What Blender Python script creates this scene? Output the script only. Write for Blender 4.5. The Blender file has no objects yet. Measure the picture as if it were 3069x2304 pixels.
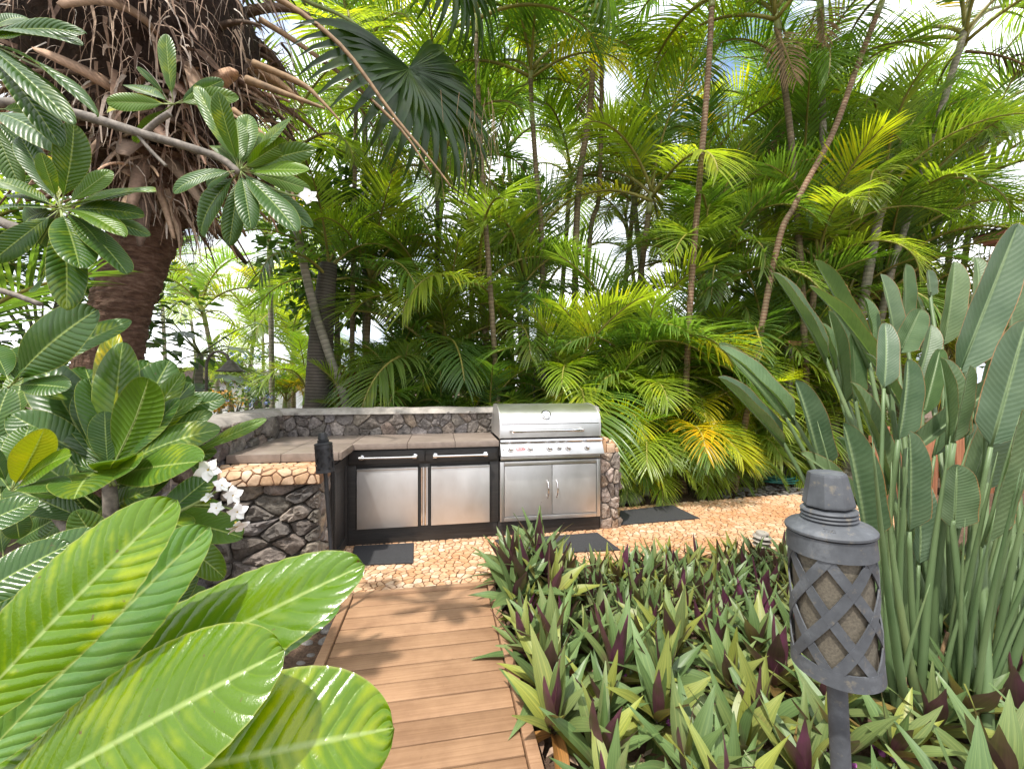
import bpy, bmesh, math, random
import numpy as np
from mathutils import Vector, Matrix, noise

R = math.radians
sc = bpy.context.scene
col = sc.collection

# ------------------------------------------------------------------ camera
CAM_H = 1.28          # eye height above the patio
FPX = 1210.0          # focal length in photograph pixels (3069 wide)
YAW = R(10)           # the view is turned 10 degrees right of the garden axis (+Y)
cam_d = bpy.data.cameras.new('camera')
cam = bpy.data.objects.new('camera', cam_d)
col.objects.link(cam)
cam.location = (0, 0, CAM_H)
cam.rotation_euler = (R(90), 0, -YAW)
cam_d.sensor_width = 36
cam_d.lens = 36 * FPX / 3069
cam_d.clip_start = 0.02
cam_d.clip_end = 2000
sc.camera = cam

# ------------------------------------------------------------------ light
SUN = Vector((0.34, 0.36, -1.0)).normalized()      # direction the light travels
elev = math.asin(-SUN.z)
sun_d = bpy.data.lights.new('sun', 'SUN')
sun_d.energy = 2.9
sun_d.angle = R(1.4)
sun_d.color = (1, 0.95, 0.87)
sun = bpy.data.objects.new('sun', sun_d)
col.objects.link(sun)
sun.rotation_euler = SUN.to_track_quat('-Z', 'Y').to_euler()
sun.location = (-4, -2, 12)

world = bpy.data.worlds.new('World')
sc.world = world
world.use_nodes = True
wt = world.node_tree
wt.nodes.clear()
wo = wt.nodes.new('ShaderNodeOutputWorld')
bg = wt.nodes.new('ShaderNodeBackground')
sky = wt.nodes.new('ShaderNodeTexSky')
sky.sky_type = 'NISHITA'
sky.sun_disc = False
sky.sun_elevation = elev
sky.sun_rotation = math.atan2(-SUN.x, -SUN.y)
sky.air_density = 1.2
sky.dust_density = 1.5
tc = wt.nodes.new('ShaderNodeTexCoord')
cn = wt.nodes.new('ShaderNodeTexNoise')
cn.inputs['Scale'].default_value = 2.6
cn.inputs['Detail'].default_value = 7
cn.inputs['Roughness'].default_value = 0.56
cr = wt.nodes.new('ShaderNodeValToRGB')
cr.color_ramp.elements[0].position = 0.30
cr.color_ramp.elements[1].position = 0.50
cm = wt.nodes.new('ShaderNodeMixRGB')
cn2 = wt.nodes.new('ShaderNodeTexNoise')
cn2.inputs['Scale'].default_value = 4.5
cn2.inputs['Detail'].default_value = 6
cr2 = wt.nodes.new('ShaderNodeValToRGB')
cr2.color_ramp.elements[0].position = 0.36
cr2.color_ramp.elements[0].color = (3.7, 4.1, 4.8, 1)
cr2.color_ramp.elements[1].position = 0.58
cr2.color_ramp.elements[1].color = (9.4, 9.5, 9.7, 1)
wt.links.new(tc.outputs['Generated'], cn2.inputs['Vector'])
wt.links.new(cn2.outputs['Fac'], cr2.inputs['Fac'])
wt.links.new(cr2.outputs['Color'], cm.inputs[2])
wt.links.new(tc.outputs['Generated'], cn.inputs['Vector'])
wt.links.new(cn.outputs['Fac'], cr.inputs['Fac'])
wt.links.new(cr.outputs['Color'], cm.inputs[0])
wt.links.new(sky.outputs['Color'], cm.inputs[1])
wt.links.new(cm.outputs['Color'], bg.inputs['Color'])
bg.inputs['Strength'].default_value = 0.15
wt.links.new(bg.outputs['Background'], wo.inputs['Surface'])

vs = sc.view_settings
vs.view_transform = 'Standard'
vs.look = 'None'
vs.gamma = 1
vs.exposure = 1.0
vs.use_curve_mapping = False
sc.cycles.max_bounces = 8
sc.cycles.transparent_max_bounces = 8

# ------------------------------------------------------------------ helpers
rnd = random.Random(11)
ca, sa = math.cos(YAW), math.sin(YAW)


def at(u, v, D):
    """photograph pixel + distance along the view axis -> world point"""
    X = (u - 1534) / FPX * D
    return Vector((X * ca + D * sa, -X * sa + D * ca, CAM_H - (v - 1152) / FPX * D))


def gp(u, v, z=0.0):
    return at(u, v, FPX * (CAM_H - z) / (v - 1152))


def cam_uv(p):
    D = p[0] * sa + p[1] * ca
    X = p[0] * ca - p[1] * sa
    if D < 0.05:
        return None
    return 1534 + X / D * FPX, 1152 - (p[2] - CAM_H) / D * FPX, D


ORG = {}


def tag(o, label=None, cat=None, group=None, kind=None):
    if label: o['label'] = label
    if cat: o['category'] = cat
    if group: o['group'] = group
    if kind: o['kind'] = kind
    return o


def empty(name, loc, label, cat, group=None):
    o = bpy.data.objects.new(name, None)
    o.empty_display_size = 0.05
    col.objects.link(o)
    o.location = loc
    ORG[o] = Vector(loc)
    return tag(o, label, cat, group)


def link(name, me, parent=None, matrix=None, color=None):
    """place shared mesh data as one object; matrix is in world space"""
    o = bpy.data.objects.new(name, me)
    col.objects.link(o)
    M = matrix if matrix is not None else Matrix()
    if parent is not None:
        o.parent = parent
        org = ORG.get(parent, Vector())
        o.matrix_local = Matrix.Translation(-org) @ M
    else:
        o.matrix_world = M
    ORG[o] = M.translation.copy()
    if color is not None:
        o.color = color
    return o


class MB:
    def __init__(s):
        s.v = []; s.f = []; s.m = []; s.uv = []; s.has_uv = False

    def add(s, verts, faces, mi=0, uvs=None):
        b = len(s.v)
        s.v.extend([tuple(p) for p in verts])
        for k, fc in enumerate(faces):
            s.f.append(tuple(b + i for i in fc)); s.m.append(mi)
        if uvs is None:
            s.uv.extend([(0.0, 0.0)] * len(verts))
        else:
            s.has_uv = True
            s.uv.extend(uvs)

    def box(s, c, d, mi=0, bev=0.0, M=None):
        bm = bmesh.new()
        bmesh.ops.create_cube(bm, size=1)
        for v in bm.verts:
            v.co = Vector((v.co.x * d[0], v.co.y * d[1], v.co.z * d[2]))
        if bev:
            bmesh.ops.bevel(bm, geom=bm.edges[:], offset=bev, segments=2, profile=0.6, affect='EDGES')
        s.bm(bm, mi, Matrix.Translation(c) @ (M if M is not None else Matrix()))

    def span(s, a, b, mi=0, bev=0.0):
        a = Vector(a); b = Vector(b)
        s.box((a + b) / 2, (abs(b.x - a.x), abs(b.y - a.y), abs(b.z - a.z)), mi, bev)

    def bm(s, bm, mi=0, M=None):
        bm.verts.index_update()
        vs_ = [(M @ v.co if M is not None else v.co.copy()) for v in bm.verts]
        s.add(vs_, [[v.index for v in f.verts] for f in bm.faces], mi)
        bm.free()

    def tube(s, path, rad, n=8, mi=0, cap=True, uvlen=True):
        path = [Vector(p) for p in path]
        if not hasattr(rad, '__len__'): rad = [rad] * len(path)
        verts = []; uvs = []; faces = []
        up = Vector((0.13, 0.21, 1)).normalized()
        L = 0.0
        t0 = (path[1] - path[0]).normalized()
        if abs(t0.dot(up)) > 0.95: up = Vector((1, 0.1, 0)).normalized()
        for i, p in enumerate(path):
            if i: L += (p - path[i - 1]).length
            t = (path[min(i + 1, len(path) - 1)] - path[max(i - 1, 0)]).normalized()
            x = up.cross(t)
            if x.length < 1e-5: x = Vector((1, 0, 0))
            x.normalize()
            y = t.cross(x).normalized(); up = y.cross(x) * -1 if False else up
            for k in range(n):
                a = 2 * math.pi * k / n
                verts.append(p + (x * math.cos(a) + y * math.sin(a)) * rad[i])
                uvs.append((k / n, L))
        for i in range(len(path) - 1):
            for k in range(n):
                faces.append((i * n + k, i * n + (k + 1) % n, (i + 1) * n + (k + 1) % n, (i + 1) * n + k))
        if cap:
            faces.append(tuple(range(n))[::-1])
            faces.append(tuple((len(path) - 1) * n + k for k in range(n)))
        s.add(verts, faces, mi, uvs)

    def lathe(s, prof, n=24, mi=0, M=None, cap=False):
        verts = []; faces = []
        for (r, z) in prof:
            for k in range(n):
                a = 2 * math.pi * k / n
                p = Vector((r * math.cos(a), r * math.sin(a), z))
                verts.append(M @ p if M is not None else p)
        for i in range(len(prof) - 1):
            for k in range(n):
                faces.append((i * n + k, i * n + (k + 1) % n, (i + 1) * n + (k + 1) % n, (i + 1) * n + k))
        if cap:
            faces.append(tuple(range(n))[::-1])
            faces.append(tuple((len(prof) - 1) * n + k for k in range(n)))
        s.add(verts, faces, mi)

    def prism(s, poly, axis, lo, hi, mi=0):
        """poly: 2-D points in the plane normal to axis, extruded lo..hi"""
        n = len(poly)
        def mk(p, h):
            if axis == 'x': return (h, p[0], p[1])
            if axis == 'y': return (p[0], h, p[1])
            return (p[0], p[1], h)
        verts = [mk(p, lo) for p in poly] + [mk(p, hi) for p in poly]
        faces = [tuple(range(n)), tuple(range(n, 2 * n))[::-1]]
        faces += [(i, n + i, n + (i + 1) % n, (i + 1) % n) for i in range(n)]
        s.add(verts, faces, mi)

    def mesh(s, name, mats, smooth=False, off=None, fix=False):
        me = bpy.data.meshes.new(name)
        v = s.v
        if off is not None:
            ox, oy, oz = off
            v = [(p[0] - ox, p[1] - oy, p[2] - oz) for p in v]
        me.from_pydata(v, [], s.f)
        for m in (mats if isinstance(mats, (list, tuple)) else [mats]):
            me.materials.append(m)
        if any(s.m): me.polygons.foreach_set('material_index', s.m)
        if s.has_uv:
            ul = me.uv_layers.new(name='UVMap')
            li = np.zeros(len(me.loops), dtype=np.int32)
            me.loops.foreach_get('vertex_index', li)
            ul.data.foreach_set('uv', np.array(s.uv, dtype=np.float32)[li].ravel())
        if fix:
            b = bmesh.new(); b.from_mesh(me)
            bmesh.ops.recalc_face_normals(b, faces=b.faces); b.to_mesh(me); b.free()
        if smooth == 'angle':
            me.polygons.foreach_set('use_smooth', [True] * len(me.polygons))
            try: me.set_sharp_from_angle(angle=R(35))
            except Exception: pass
        elif smooth:
            me.polygons.foreach_set('use_smooth', [True] * len(me.polygons))
        me.update()
        return me

    def build(s, name, mats, parent=None, smooth=False, fix=True, loc=None):
        """world-space geometry -> one object whose origin is the parent's (or loc)"""
        org = ORG[parent] if parent is not None else Vector(loc if loc is not None else (0, 0, 0))
        me = s.mesh(name, mats, smooth, off=org, fix=fix)
        o = bpy.data.objects.new(name, me)
        col.objects.link(o)
        if parent is not None:
            o.parent = parent
        else:
            o.location = org
        ORG[o] = org.copy()
        return o


def clip_poly(poly, px, py, nx, ny):
    """keep the side where (p-(px,py)).n <= 0"""
    out = []
    n = len(poly)
    for i in range(n):
        a = poly[i]; b = poly[(i + 1) % n]
        da = (a[0] - px) * nx + (a[1] - py) * ny
        db = (b[0] - px) * nx + (b[1] - py) * ny
        if da <= 0: out.append(a)
        if (da < 0 < db) or (db < 0 < da):
            t = da / (da - db)
            out.append((a[0] + (b[0] - a[0]) * t, a[1] + (b[1] - a[1]) * t))
    return out


def voronoi(pts, rect, near=22):
    P = np.array(pts)
    x0, y0, x1, y1 = rect
    cells = []
    for i, (px, py) in enumerate(pts):
        d = (P[:, 0] - px) ** 2 + (P[:, 1] - py) ** 2
        k = min(near, len(pts) - 1)
        idx = np.argpartition(d, k)[:k + 1]
        idx = idx[np.argsort(d[idx])]
        poly = [(x0, y0), (x1, y0), (x1, y1), (x0, y1)]
        for j in idx[1:]:
            qx, qy = pts[j]
            poly = clip_poly(poly, (px + qx) / 2, (py + qy) / 2, qx - px, qy - py)
            if len(poly) < 3: break
        cells.append(poly)
    return cells


def jitter_grid(rect, sx, sy, j, rng):
    x0, y0, x1, y1 = rect
    pts = []
    ny = max(1, int(round((y1 - y0) / sy)))
    for r in range(ny):
        nx = max(1, int(round((x1 - x0) / sx)))
        o = 0.5 if r % 2 else 0.0
        for c in range(nx + 1):
            x = x0 + (c + o) * (x1 - x0) / nx + rng.uniform(-j, j) * sx
            y = y0 + (r + 0.5) * (y1 - y0) / ny + rng.uniform(-j, j) * sy
            pts.append((min(max(x, x0 + 0.003), x1 - 0.003), min(max(y, y0 + 0.003), y1 - 0.003)))
    return pts


def area(poly):
    return 0.5 * sum(poly[i][0] * poly[(i + 1) % len(poly)][1] - poly[(i + 1) % len(poly)][0] * poly[i][1] for i in range(len(poly)))


def centroid(poly):
    n = len(poly)
    return sum(p[0] for p in poly) / n, sum(p[1] for p in poly) / n


def shrink(poly, g):
    """inset every edge of a convex polygon by g"""
    if area(poly) < 0: poly = poly[::-1]
    out = poly
    n = len(poly)
    for i in range(n):
        a = poly[i]; b = poly[(i + 1) % n]
        ex, ey = b[0] - a[0], b[1] - a[1]
        l = math.hypot(ex, ey)
        if l < 1e-6: continue
        nx, ny = ey / l, -ex / l
        out = clip_poly(out, a[0] - nx * g, a[1] - ny * g, nx, ny)
        if len(out) < 3: return []
    return out


def chaikin(poly, it=1, k=0.25):
    for _ in range(it):
        o = []
        n = len(poly)
        for i in range(n):
            a = poly[i]; b = poly[(i + 1) % n]
            o.append((a[0] + (b[0] - a[0]) * k, a[1] + (b[1] - a[1]) * k))
            o.append((a[0] + (b[0] - a[0]) * (1 - k), a[1] + (b[1] - a[1]) * (1 - k)))
        poly = o
    return poly


def resample(poly, n):
    P = [Vector((p[0], p[1], 0)) for p in poly]
    seg = [(P[(i + 1) % len(P)] - P[i]).length for i in range(len(P))]
    tot = sum(seg); out = []
    i = 0; acc = 0
    for k in range(n):
        d = tot * k / n
        while acc + seg[i] < d and i < len(P) - 1:
            acc += seg[i]; i += 1
        t = (d - acc) / max(seg[i], 1e-9)
        q = P[i].lerp(P[(i + 1) % len(P)], t)
        out.append((q.x, q.y))
    return out


# ------------------------------------------------------------------ materials
MATS = {}


class NT:
    def __init__(s, name):
        s.mat = bpy.data.materials.new(name)
        s.mat.use_nodes = True
        s.t = s.mat.node_tree
        s.t.nodes.clear()
        s.out = s.t.nodes.new('ShaderNodeOutputMaterial')
        MATS[name] = s.mat

    def n(s, typ, ins=None, **props):
        nd = s.t.nodes.new('ShaderNode' + typ)
        for k, v in props.items(): setattr(nd, k, v)
        if ins:
            for k, v in ins.items(): s.set(nd, k, v)
        return nd

    def set(s, nd, k, v):
        inp = nd.inputs[k]
        if hasattr(v, 'is_output'):
            s.t.links.new(v, inp)
        elif isinstance(v, bpy.types.Node):
            s.t.links.new(v.outputs[0], inp)
        else:
            if isinstance(v, (tuple, list)) and len(v) == 3 and inp.type == 'RGBA': v = (*v, 1)
            inp.default_value = v

    def math(s, op, a, b=0.0, clamp=False):
        nd = s.n('Math', operation=op, use_clamp=clamp)
        s.set(nd, 0, a); s.set(nd, 1, b)
        return nd.outputs[0]

    def mix(s, f, a, b, mode='MIX'):
        nd = s.n('MixRGB', blend_type=mode)
        s.set(nd, 0, f); s.set(nd, 1, a); s.set(nd, 2, b)
        return nd.outputs[0]

    def ramp(s, f, stops):
        nd = s.n('ValToRGB')
        s.set(nd, 0, f)
        e = nd.color_ramp.elements
        while len(e) < len(stops): e.new(0.5)
        for i, (p, c) in enumerate(stops):
            e[i].position = p
            e[i].color = (*c, 1) if len(c) == 3 else c
        return nd.outputs[0]

    def noise(s, scale, detail=3, rough=0.55, vec=None):
        nd = s.n('TexNoise')
        nd.inputs['Scale'].default_value = scale
        nd.inputs['Detail'].default_value = detail
        nd.inputs['Roughness'].default_value = rough
        if vec is not None: s.set(nd, 'Vector', vec)
        return nd.outputs['Fac']

    def coords(s, which='Object', scale=None, objrand=False):
        c = s.n('TexCoord').outputs[which]
        if objrand:
            oi = s.n('ObjectInfo').outputs['Random']
            v = s.n('Vector' + 'Math', operation='ADD')
            s.set(v, 0, c)
            cb = s.n('CombineXYZ')
            m = s.math('MULTIPLY', oi, 37.0)
            for k in range(3): s.set(cb, k, m)
            s.set(v, 1, cb)
            c = v.outputs[0]
        if scale:
            mp = s.n('Mapping')
            s.set(mp, 'Vector', c)
            mp.inputs['Scale'].default_value = scale
            c = mp.outputs[0]
        return c

    def bump(s, h, strength=0.3, dist=0.01):
        nd = s.n('Bump')
        nd.inputs['Strength'].default_value = strength
        nd.inputs['Distance'].default_value = dist
        s.set(nd, 'Height', h)
        return nd.outputs[0]

    def bsdf(s, color, rough=0.5, metal=0.0, normal=None, spec=0.5, surface=True):
        p = s.n('BsdfPrincipled')
        s.set(p, 'Base Color', color); s.set(p, 'Roughness', rough); s.set(p, 'Metallic', metal)
        s.set(p, 'Specular IOR Level', spec)
        if normal is not None: s.set(p, 'Normal', normal)
        if surface: s.t.links.new(p.outputs[0], s.out.inputs['Surface'])
        return p

    def leaf(s, color, tcolor, trans=0.35, rough=0.4, normal=None, spec=0.5):
        p = s.bsdf(color, rough, 0, normal, spec, surface=False)
        t = s.n('BsdfTranslucent')
        s.set(t, 'Color', tcolor)
        m = s.n('MixShader')
        m.inputs[0].default_value = trans
        s.t.links.new(p.outputs[0], m.inputs[1]); s.t.links.new(t.outputs[0], m.inputs[2])
        s.t.links.new(m.outputs[0], s.out.inputs['Surface'])


def simple(name, color, rough=0.6, metal=0.0, nscale=30, namt=0.25, bump=0.15, bdist=0.002, objrand=False, spec=0.5):
    t = NT(name)
    c = t.coords('Object', objrand=objrand)
    nz = t.noise(nscale, 5, 0.6, c)
    lo = tuple(x * (1 - namt) for x in color); hi = tuple(min(1, x * (1 + namt)) for x in color)
    colr = t.ramp(nz, [(0.3, lo), (0.7, hi)])
    t.bsdf(colr, rough, metal, t.bump(nz, bump, bdist) if bump else None, spec)
    return t.mat


def make_materials():
    # ---- palm leaflets, tinted per frond by the object's colour
    t = NT('palm_leaf')
    oi = t.n('ObjectInfo'); g = t.n('NewGeometry')
    base = t.mix(1.0, (0.15, 0.22, 0.052), oi.outputs['Color'], 'MULTIPLY')
    k = t.math('ADD', t.math('MULTIPLY', g.outputs['Random Per Island'], 0.5), 0.75)
    base = t.mix(1.0, base, k, 'MULTIPLY')
    nz = t.noise(5.0, 2, 0.5, t.coords('Object', objrand=True))
    yel = t.mix(1.0, base, (1.9, 1.35, 0.6), 'MULTIPLY')
    colr = t.mix(t.ramp(nz, [(0.55, (0, 0, 0)), (0.8, (1, 1, 1))]), base, yel)
    tr = t.mix(1.0, colr, (1.9, 2.0, 0.6), 'MULTIPLY')
    t.leaf(colr, tr, 0.5, 0.30, None, 0.55)
    simple('palm_rachis', (0.25, 0.22, 0.05), 0.5, nscale=8, bump=0)
    simple('palm_dead', (0.23, 0.145, 0.075), 0.8, nscale=14, namt=0.5, bump=0.4)
    # ---- ringed palm stem (uv.y runs in metres)
    for nm, dark, pale, per in (('stem_ring', (0.14, 0.10, 0.06), (0.25, 0.20, 0.13), 19.0),
                                ('stem_red', (0.15, 0.085, 0.05), (0.31, 0.235, 0.15), 24.0),
                                ('stem_grey', (0.20, 0.18, 0.15), (0.33, 0.30, 0.26), 17.0),
                                ('stem_dark', (0.06, 0.05, 0.042), (0.14, 0.122, 0.105), 26.0)):
        t = NT(nm)
        uv = t.n('TexCoord').outputs['UV']
        sp = t.n('SeparateXYZ'); t.set(sp, 0, uv)
        nz = t.noise(9, 4, 0.6, t.coords('Object'))
        ph = t.math('FRACT', t.math('ADD', t.math('MULTIPLY', sp.outputs[1], per), t.math('MULTIPLY', nz, 0.35)))
        colr = t.ramp(ph, [(0.0, pale), (0.14, pale), (0.26, dark), (0.9, tuple(x * 1.35 for x in dark)), (1.0, pale)])
        blot = t.ramp(t.noise(3.5, 5, 0.65, t.coords('Object')), [(0.35, (0.55, 0.6, 0.5)), (0.65, (1.25, 1.2, 1.15))])
        colr = t.mix(1.0, colr, blot, 'MULTIPLY')
        t.bsdf(colr, 0.75, 0, t.bump(t.math('ADD', ph, nz), 0.5, 0.008))
    simple('crownshaft', (0.24, 0.26, 0.09), 0.45, nscale=5, namt=0.45, bump=0.1)
    # ---- shaggy fan palm
    t = NT('bark_red')
    c = t.coords('Object', (3.5, 3.5, 13))
    nz = t.noise(3.0, 8, 0.72, c)
    n2 = t.noise(6.0, 4, 0.6, t.coords('Object'))
    colr = t.ramp(nz, [(0.34, (0.045, 0.022, 0.014)), (0.5, (0.19, 0.098, 0.062)), (0.68, (0.40, 0.26, 0.185))])
    colr = t.mix(t.math('MULTIPLY', n2, 0.6), colr, (0.10, 0.05, 0.032))
    t.bsdf(colr, 0.85, 0, t.bump(nz, 1.0, 0.06))
    simple('core_dark', (0.035, 0.02, 0.014), 0.95, nscale=20, namt=0.6, bump=1.0, bdist=0.03)
    t = NT('fibre')
    g = t.n('NewGeometry'); oi = t.n('ObjectInfo')
    colr = t.ramp(g.outputs['Random Per Island'], [(0, (0.07, 0.04, 0.026)), (0.45, (0.25, 0.155, 0.10)), (0.8, (0.45, 0.33, 0.235)), (1, (0.62, 0.55, 0.47))])
    colr = t.mix(1.0, colr, oi.outputs['Color'], 'MULTIPLY')
    nz = t.noise(40, 4, 0.6, t.coords('Object'))
    t.bsdf(t.mix(0.5, colr, t.mix(1.0, colr, t.ramp(nz, [(0.3, (0.4, 0.4, 0.4)), (0.7, (1.5, 1.5, 1.5))]), 'MULTIPLY')), 0.85, 0, t.bump(nz, 0.4, 0.004))
    # ---- plumeria leaf (uv.x across 0..1, uv.y along 0..1)
    for pn, pr, psp in (('plumeria_leaf', 0.27, 0.42), ('plumeria_leaf_near', 0.13, 0.5)):
        t = NT(pn)
        uv = t.n('TexCoord').outputs['UV']
        sp = t.n('SeparateXYZ'); t.set(sp, 0, uv)
        a = t.math('ABSOLUTE', t.math('MULTIPLY', t.math('SUBTRACT', sp.outputs[0], 0.5), 2.0))
        oi = t.n('ObjectInfo')
        oc = t.coords('Object', objrand=True)
        wob = t.math('MULTIPLY', t.noise(9, 2, 0.5, oc), 0.02)
        sph = t.math('FRACT', t.math('MULTIPLY', t.math('ADD', t.math('SUBTRACT', sp.outputs[1], t.math('MULTIPLY', a, 0.13)), wob), 17.0))
        tri = t.math('ABSOLUTE', t.math('SUBTRACT', sph, 0.5))       # .5 at the vein, 0 between
        vein = t.ramp(tri, [(0.40, (0, 0, 0)), (0.49, (1, 1, 1))])
        mid = t.ramp(a, [(0.015, (1, 1, 1)), (0.06, (0, 0, 0))])
        edge = t.ramp(a, [(0.95, (0, 0, 0)), (1.0, (1, 1, 1))])
        base = t.mix(1.0, (0.056, 0.115, 0.014), oi.outputs['Color'], 'MULTIPLY')
        nz = t.noise(3.2, 4, 0.6, oc)
        mott = t.ramp(t.math('SUBTRACT', nz, t.math('MULTIPLY', tri, 0.25)), [(0.47, (0, 0, 0)), (0.62, (1, 1, 1))])
        yel = t.mix(1.0, base, (3.9, 2.3, 0.8), 'MULTIPLY')
        amt = t.math('MULTIPLY', mott, t.math('MULTIPLY', t.math('POWER', oi.outputs['Random'], 1.5), 0.95))
        colr = t.mix(amt, base, yel)
        pale = t.mix(1.0, base, (1.9, 1.55, 1.7), 'MULTIPLY')
        colr = t.mix(t.math('MULTIPLY', vein, 0.28), colr, pale)
        spot = t.ramp(t.noise(26, 3, 0.6, oc), [(0.69, (0, 0, 0)), (0.74, (1, 1, 1))])
        colr = t.mix(t.math('MULTIPLY', spot, 0.8), colr, (0.10, 0.055, 0.02))
        colr = t.mix(edge, colr, (0.22, 0.26, 0.05))
        colr = t.mix(mid, colr, (0.25, 0.33, 0.09))
        tr = t.mix(1.0, colr, (2.0, 1.9, 0.35), 'MULTIPLY')
        fine = t.noise(90, 3, 0.6, oc)
        hgt = t.math('ADD', t.math('MULTIPLY', t.math('POWER', t.math('MULTIPLY', tri, 2.0), 2.0), -1.0), t.math('MULTIPLY', fine, 0.25))
        t.leaf(colr, tr, 0.22, t.math('ADD', t.math('MULTIPLY', fine, 0.16), pr), t.bump(hgt, 0.42, 0.0035), psp)
    # ---- strelitzia
    t = NT('strelitzia_leaf')
    uv = t.n('TexCoord').outputs['UV']
    sp = t.n('SeparateXYZ'); t.set(sp, 0, uv)
    a = t.math('ABSOLUTE', t.math('MULTIPLY', t.math('SUBTRACT', sp.outputs[0], 0.5), 2.0))
    oi = t.n('ObjectInfo')
    oc = t.coords('Object', objrand=True)
    ph = t.math('FRACT', t.math('MULTIPLY', t.math('SUBTRACT', sp.outputs[1], t.math('MULTIPLY', a, 0.12)), 22.0))
    tri = t.math('ABSOLUTE', t.math('SUBTRACT', ph, 0.5))
    nz = t.noise(3.5, 4, 0.6, oc)
    base = t.ramp(nz, [(0.3, (0.072, 0.12, 0.058)), (0.7, (0.13, 0.185, 0.098))])
    base = t.mix(1.0, base, oi.outputs['Color'], 'MULTIPLY')
    colr = t.mix(t.ramp(tri, [(0.38, (0, 0, 0)), (0.5, (0.35, 0.35, 0.35))]), base, t.mix(1.0, base, (0.6, 0.62, 0.6), 'MULTIPLY'))
    colr = t.mix(t.ramp(a, [(0.03, (1, 1, 1)), (0.09, (0, 0, 0))]), colr, (0.20, 0.27, 0.13))
    colr = t.mix(t.ramp(t.math('ADD', a, t.math('MULTIPLY', nz, 0.06)), [(0.985, (0, 0, 0)), (1.02, (1, 1, 1))]), colr, (0.30, 0.16, 0.07))
    hgt = t.math('ADD', tri, t.math('MULTIPLY', t.noise(30, 4, 0.6, oc), 0.5))
    t.leaf(colr, t.mix(1.0, colr, (1.5, 1.8, 0.6), 'MULTIPLY'), 0.2, 0.42, t.bump(hgt, 0.35, 0.004), 0.45)
    t = NT('strelitzia_stalk')
    nz = t.noise(4, 4, 0.6, t.coords('Object', (1, 1, 0.25), True))
    colr = t.ramp(nz, [(0.3, (0.075, 0.13, 0.05)), (0.6, (0.14, 0.20, 0.085)), (0.8, (0.20, 0.23, 0.09))])
    t.bsdf(colr, 0.5, 0, t.bump(nz, 0.1, 0.003))
    simple('dry_stalk', (0.30, 0.19, 0.10), 0.85, nscale=20, namt=0.6, bump=0.5)
    # ---- rhoeo: green above, purple below
    t = NT('rhoeo_leaf')
    g = t.n('NewGeometry'); oi = t.n('ObjectInfo')
    uv = t.n('TexCoord').outputs['UV']
    sp = t.n('SeparateXYZ'); t.set(sp, 0, uv)
    oc = t.coords('Object', objrand=True)
    st = t.noise(1.0, 3, 0.6, t.n('Mapping', {'Vector': uv, 'Scale': (16, 0.7, 1)}).outputs[0])
    top = t.ramp(st, [(0.3, (0.11, 0.165, 0.06)), (0.55, (0.20, 0.255, 0.09)), (0.75, (0.37, 0.37, 0.15))])
    top = t.mix(1.0, top, oi.outputs['Color'], 'MULTIPLY')
    blush = t.ramp(t.math('ADD', t.noise(2.5, 3, 0.5, oc), t.math('MULTIPLY', sp.outputs[1], -0.25)), [(0.50, (0, 0, 0)), (0.72, (1, 1, 1))])
    top = t.mix(t.math('MULTIPLY', blush, 0.55), top, (0.17, 0.055, 0.075))
    top = t.mix(t.ramp(t.math('ADD', sp.outputs[1], t.math('MULTIPLY', t.noise(6, 3, 0.6, oc), 0.25)), [(1.02, (0, 0, 0)), (1.12, (1, 1, 1))]), top, (0.20, 0.11, 0.05))
    bot = t.ramp(t.noise(3, 2, 0.5, oc), [(0.3, (0.055, 0.012, 0.03)), (0.7, (0.15, 0.03, 0.09))])
    colr = t.mix(g.outputs['Backfacing'], top, bot)
    t.leaf(colr, t.mix(0.4, t.mix(1.0, top, (1.6, 1.5, 0.5), 'MULTIPLY'), bot), 0.26, 0.42, t.bump(st, 0.2, 0.002), 0.5)
    simple('rhoeo_flower', (0.36, 0.10, 0.32), 0.5, nscale=20, bump=0)
    # ---- broadleaf / shrubs
    for nm, c in (('broad_leaf', (0.055, 0.11, 0.025)), ('light_leaf', (0.10, 0.16, 0.035)), ('red_leaf', (0.36, 0.10, 0.045)), ('yellow_leaf', (0.42, 0.22, 0.03))):
        t = NT(nm)
        g = t.n('NewGeometry')
        k = t.ramp(g.outputs['Random Per Island'], [(0, tuple(x * 0.6 for x in c)), (1, tuple(x * 1.5 for x in c))])
        t.leaf(k, t.mix(1.0, k, (1.7, 1.8, 0.6), 'MULTIPLY'), 0.3, 0.35)
    simple('petal', (0.82, 0.80, 0.77), 0.5, nscale=12, namt=0.06, bump=0)
    simple('petal_throat', (0.80, 0.56, 0.08), 0.5, nscale=12, bump=0)
    simple('petal_blue', (0.36, 0.44, 0.78), 0.55, nscale=12, bump=0)
    simple('petal_orange', (0.85, 0.33, 0.03), 0.5, nscale=12, bump=0)
    simple('flower_stem', (0.22, 0.27, 0.08), 0.5, nscale=12, bump=0)
    simple('plumeria_bark', (0.17, 0.145, 0.12), 0.8, nscale=40, namt=0.5, bump=0.6, bdist=0.004)
    # ---- stone
    t = NT('lava_stone')
    oi = t.n('ObjectInfo')
    oc = t.coords('Object', objrand=True)
    hue = t.ramp(oi.outputs['Random'], [(0, (0.14, 0.125, 0.115)), (0.3, (0.21, 0.185, 0.165)), (0.55, (0.165, 0.155, 0.15)), (0.8, (0.27, 0.24, 0.215)), (1, (0.20, 0.155, 0.125))])
    n1 = t.noise(11, 6, 0.66, oc); n2 = t.noise(42, 6, 0.7, oc)
    colr = t.mix(1.0, hue, t.ramp(n1, [(0.3, (0.55, 0.55, 0.56)), (0.55, (0.95, 0.95, 0.95)), (0.75, (1.4, 1.36, 1.3))]), 'MULTIPLY')
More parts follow.
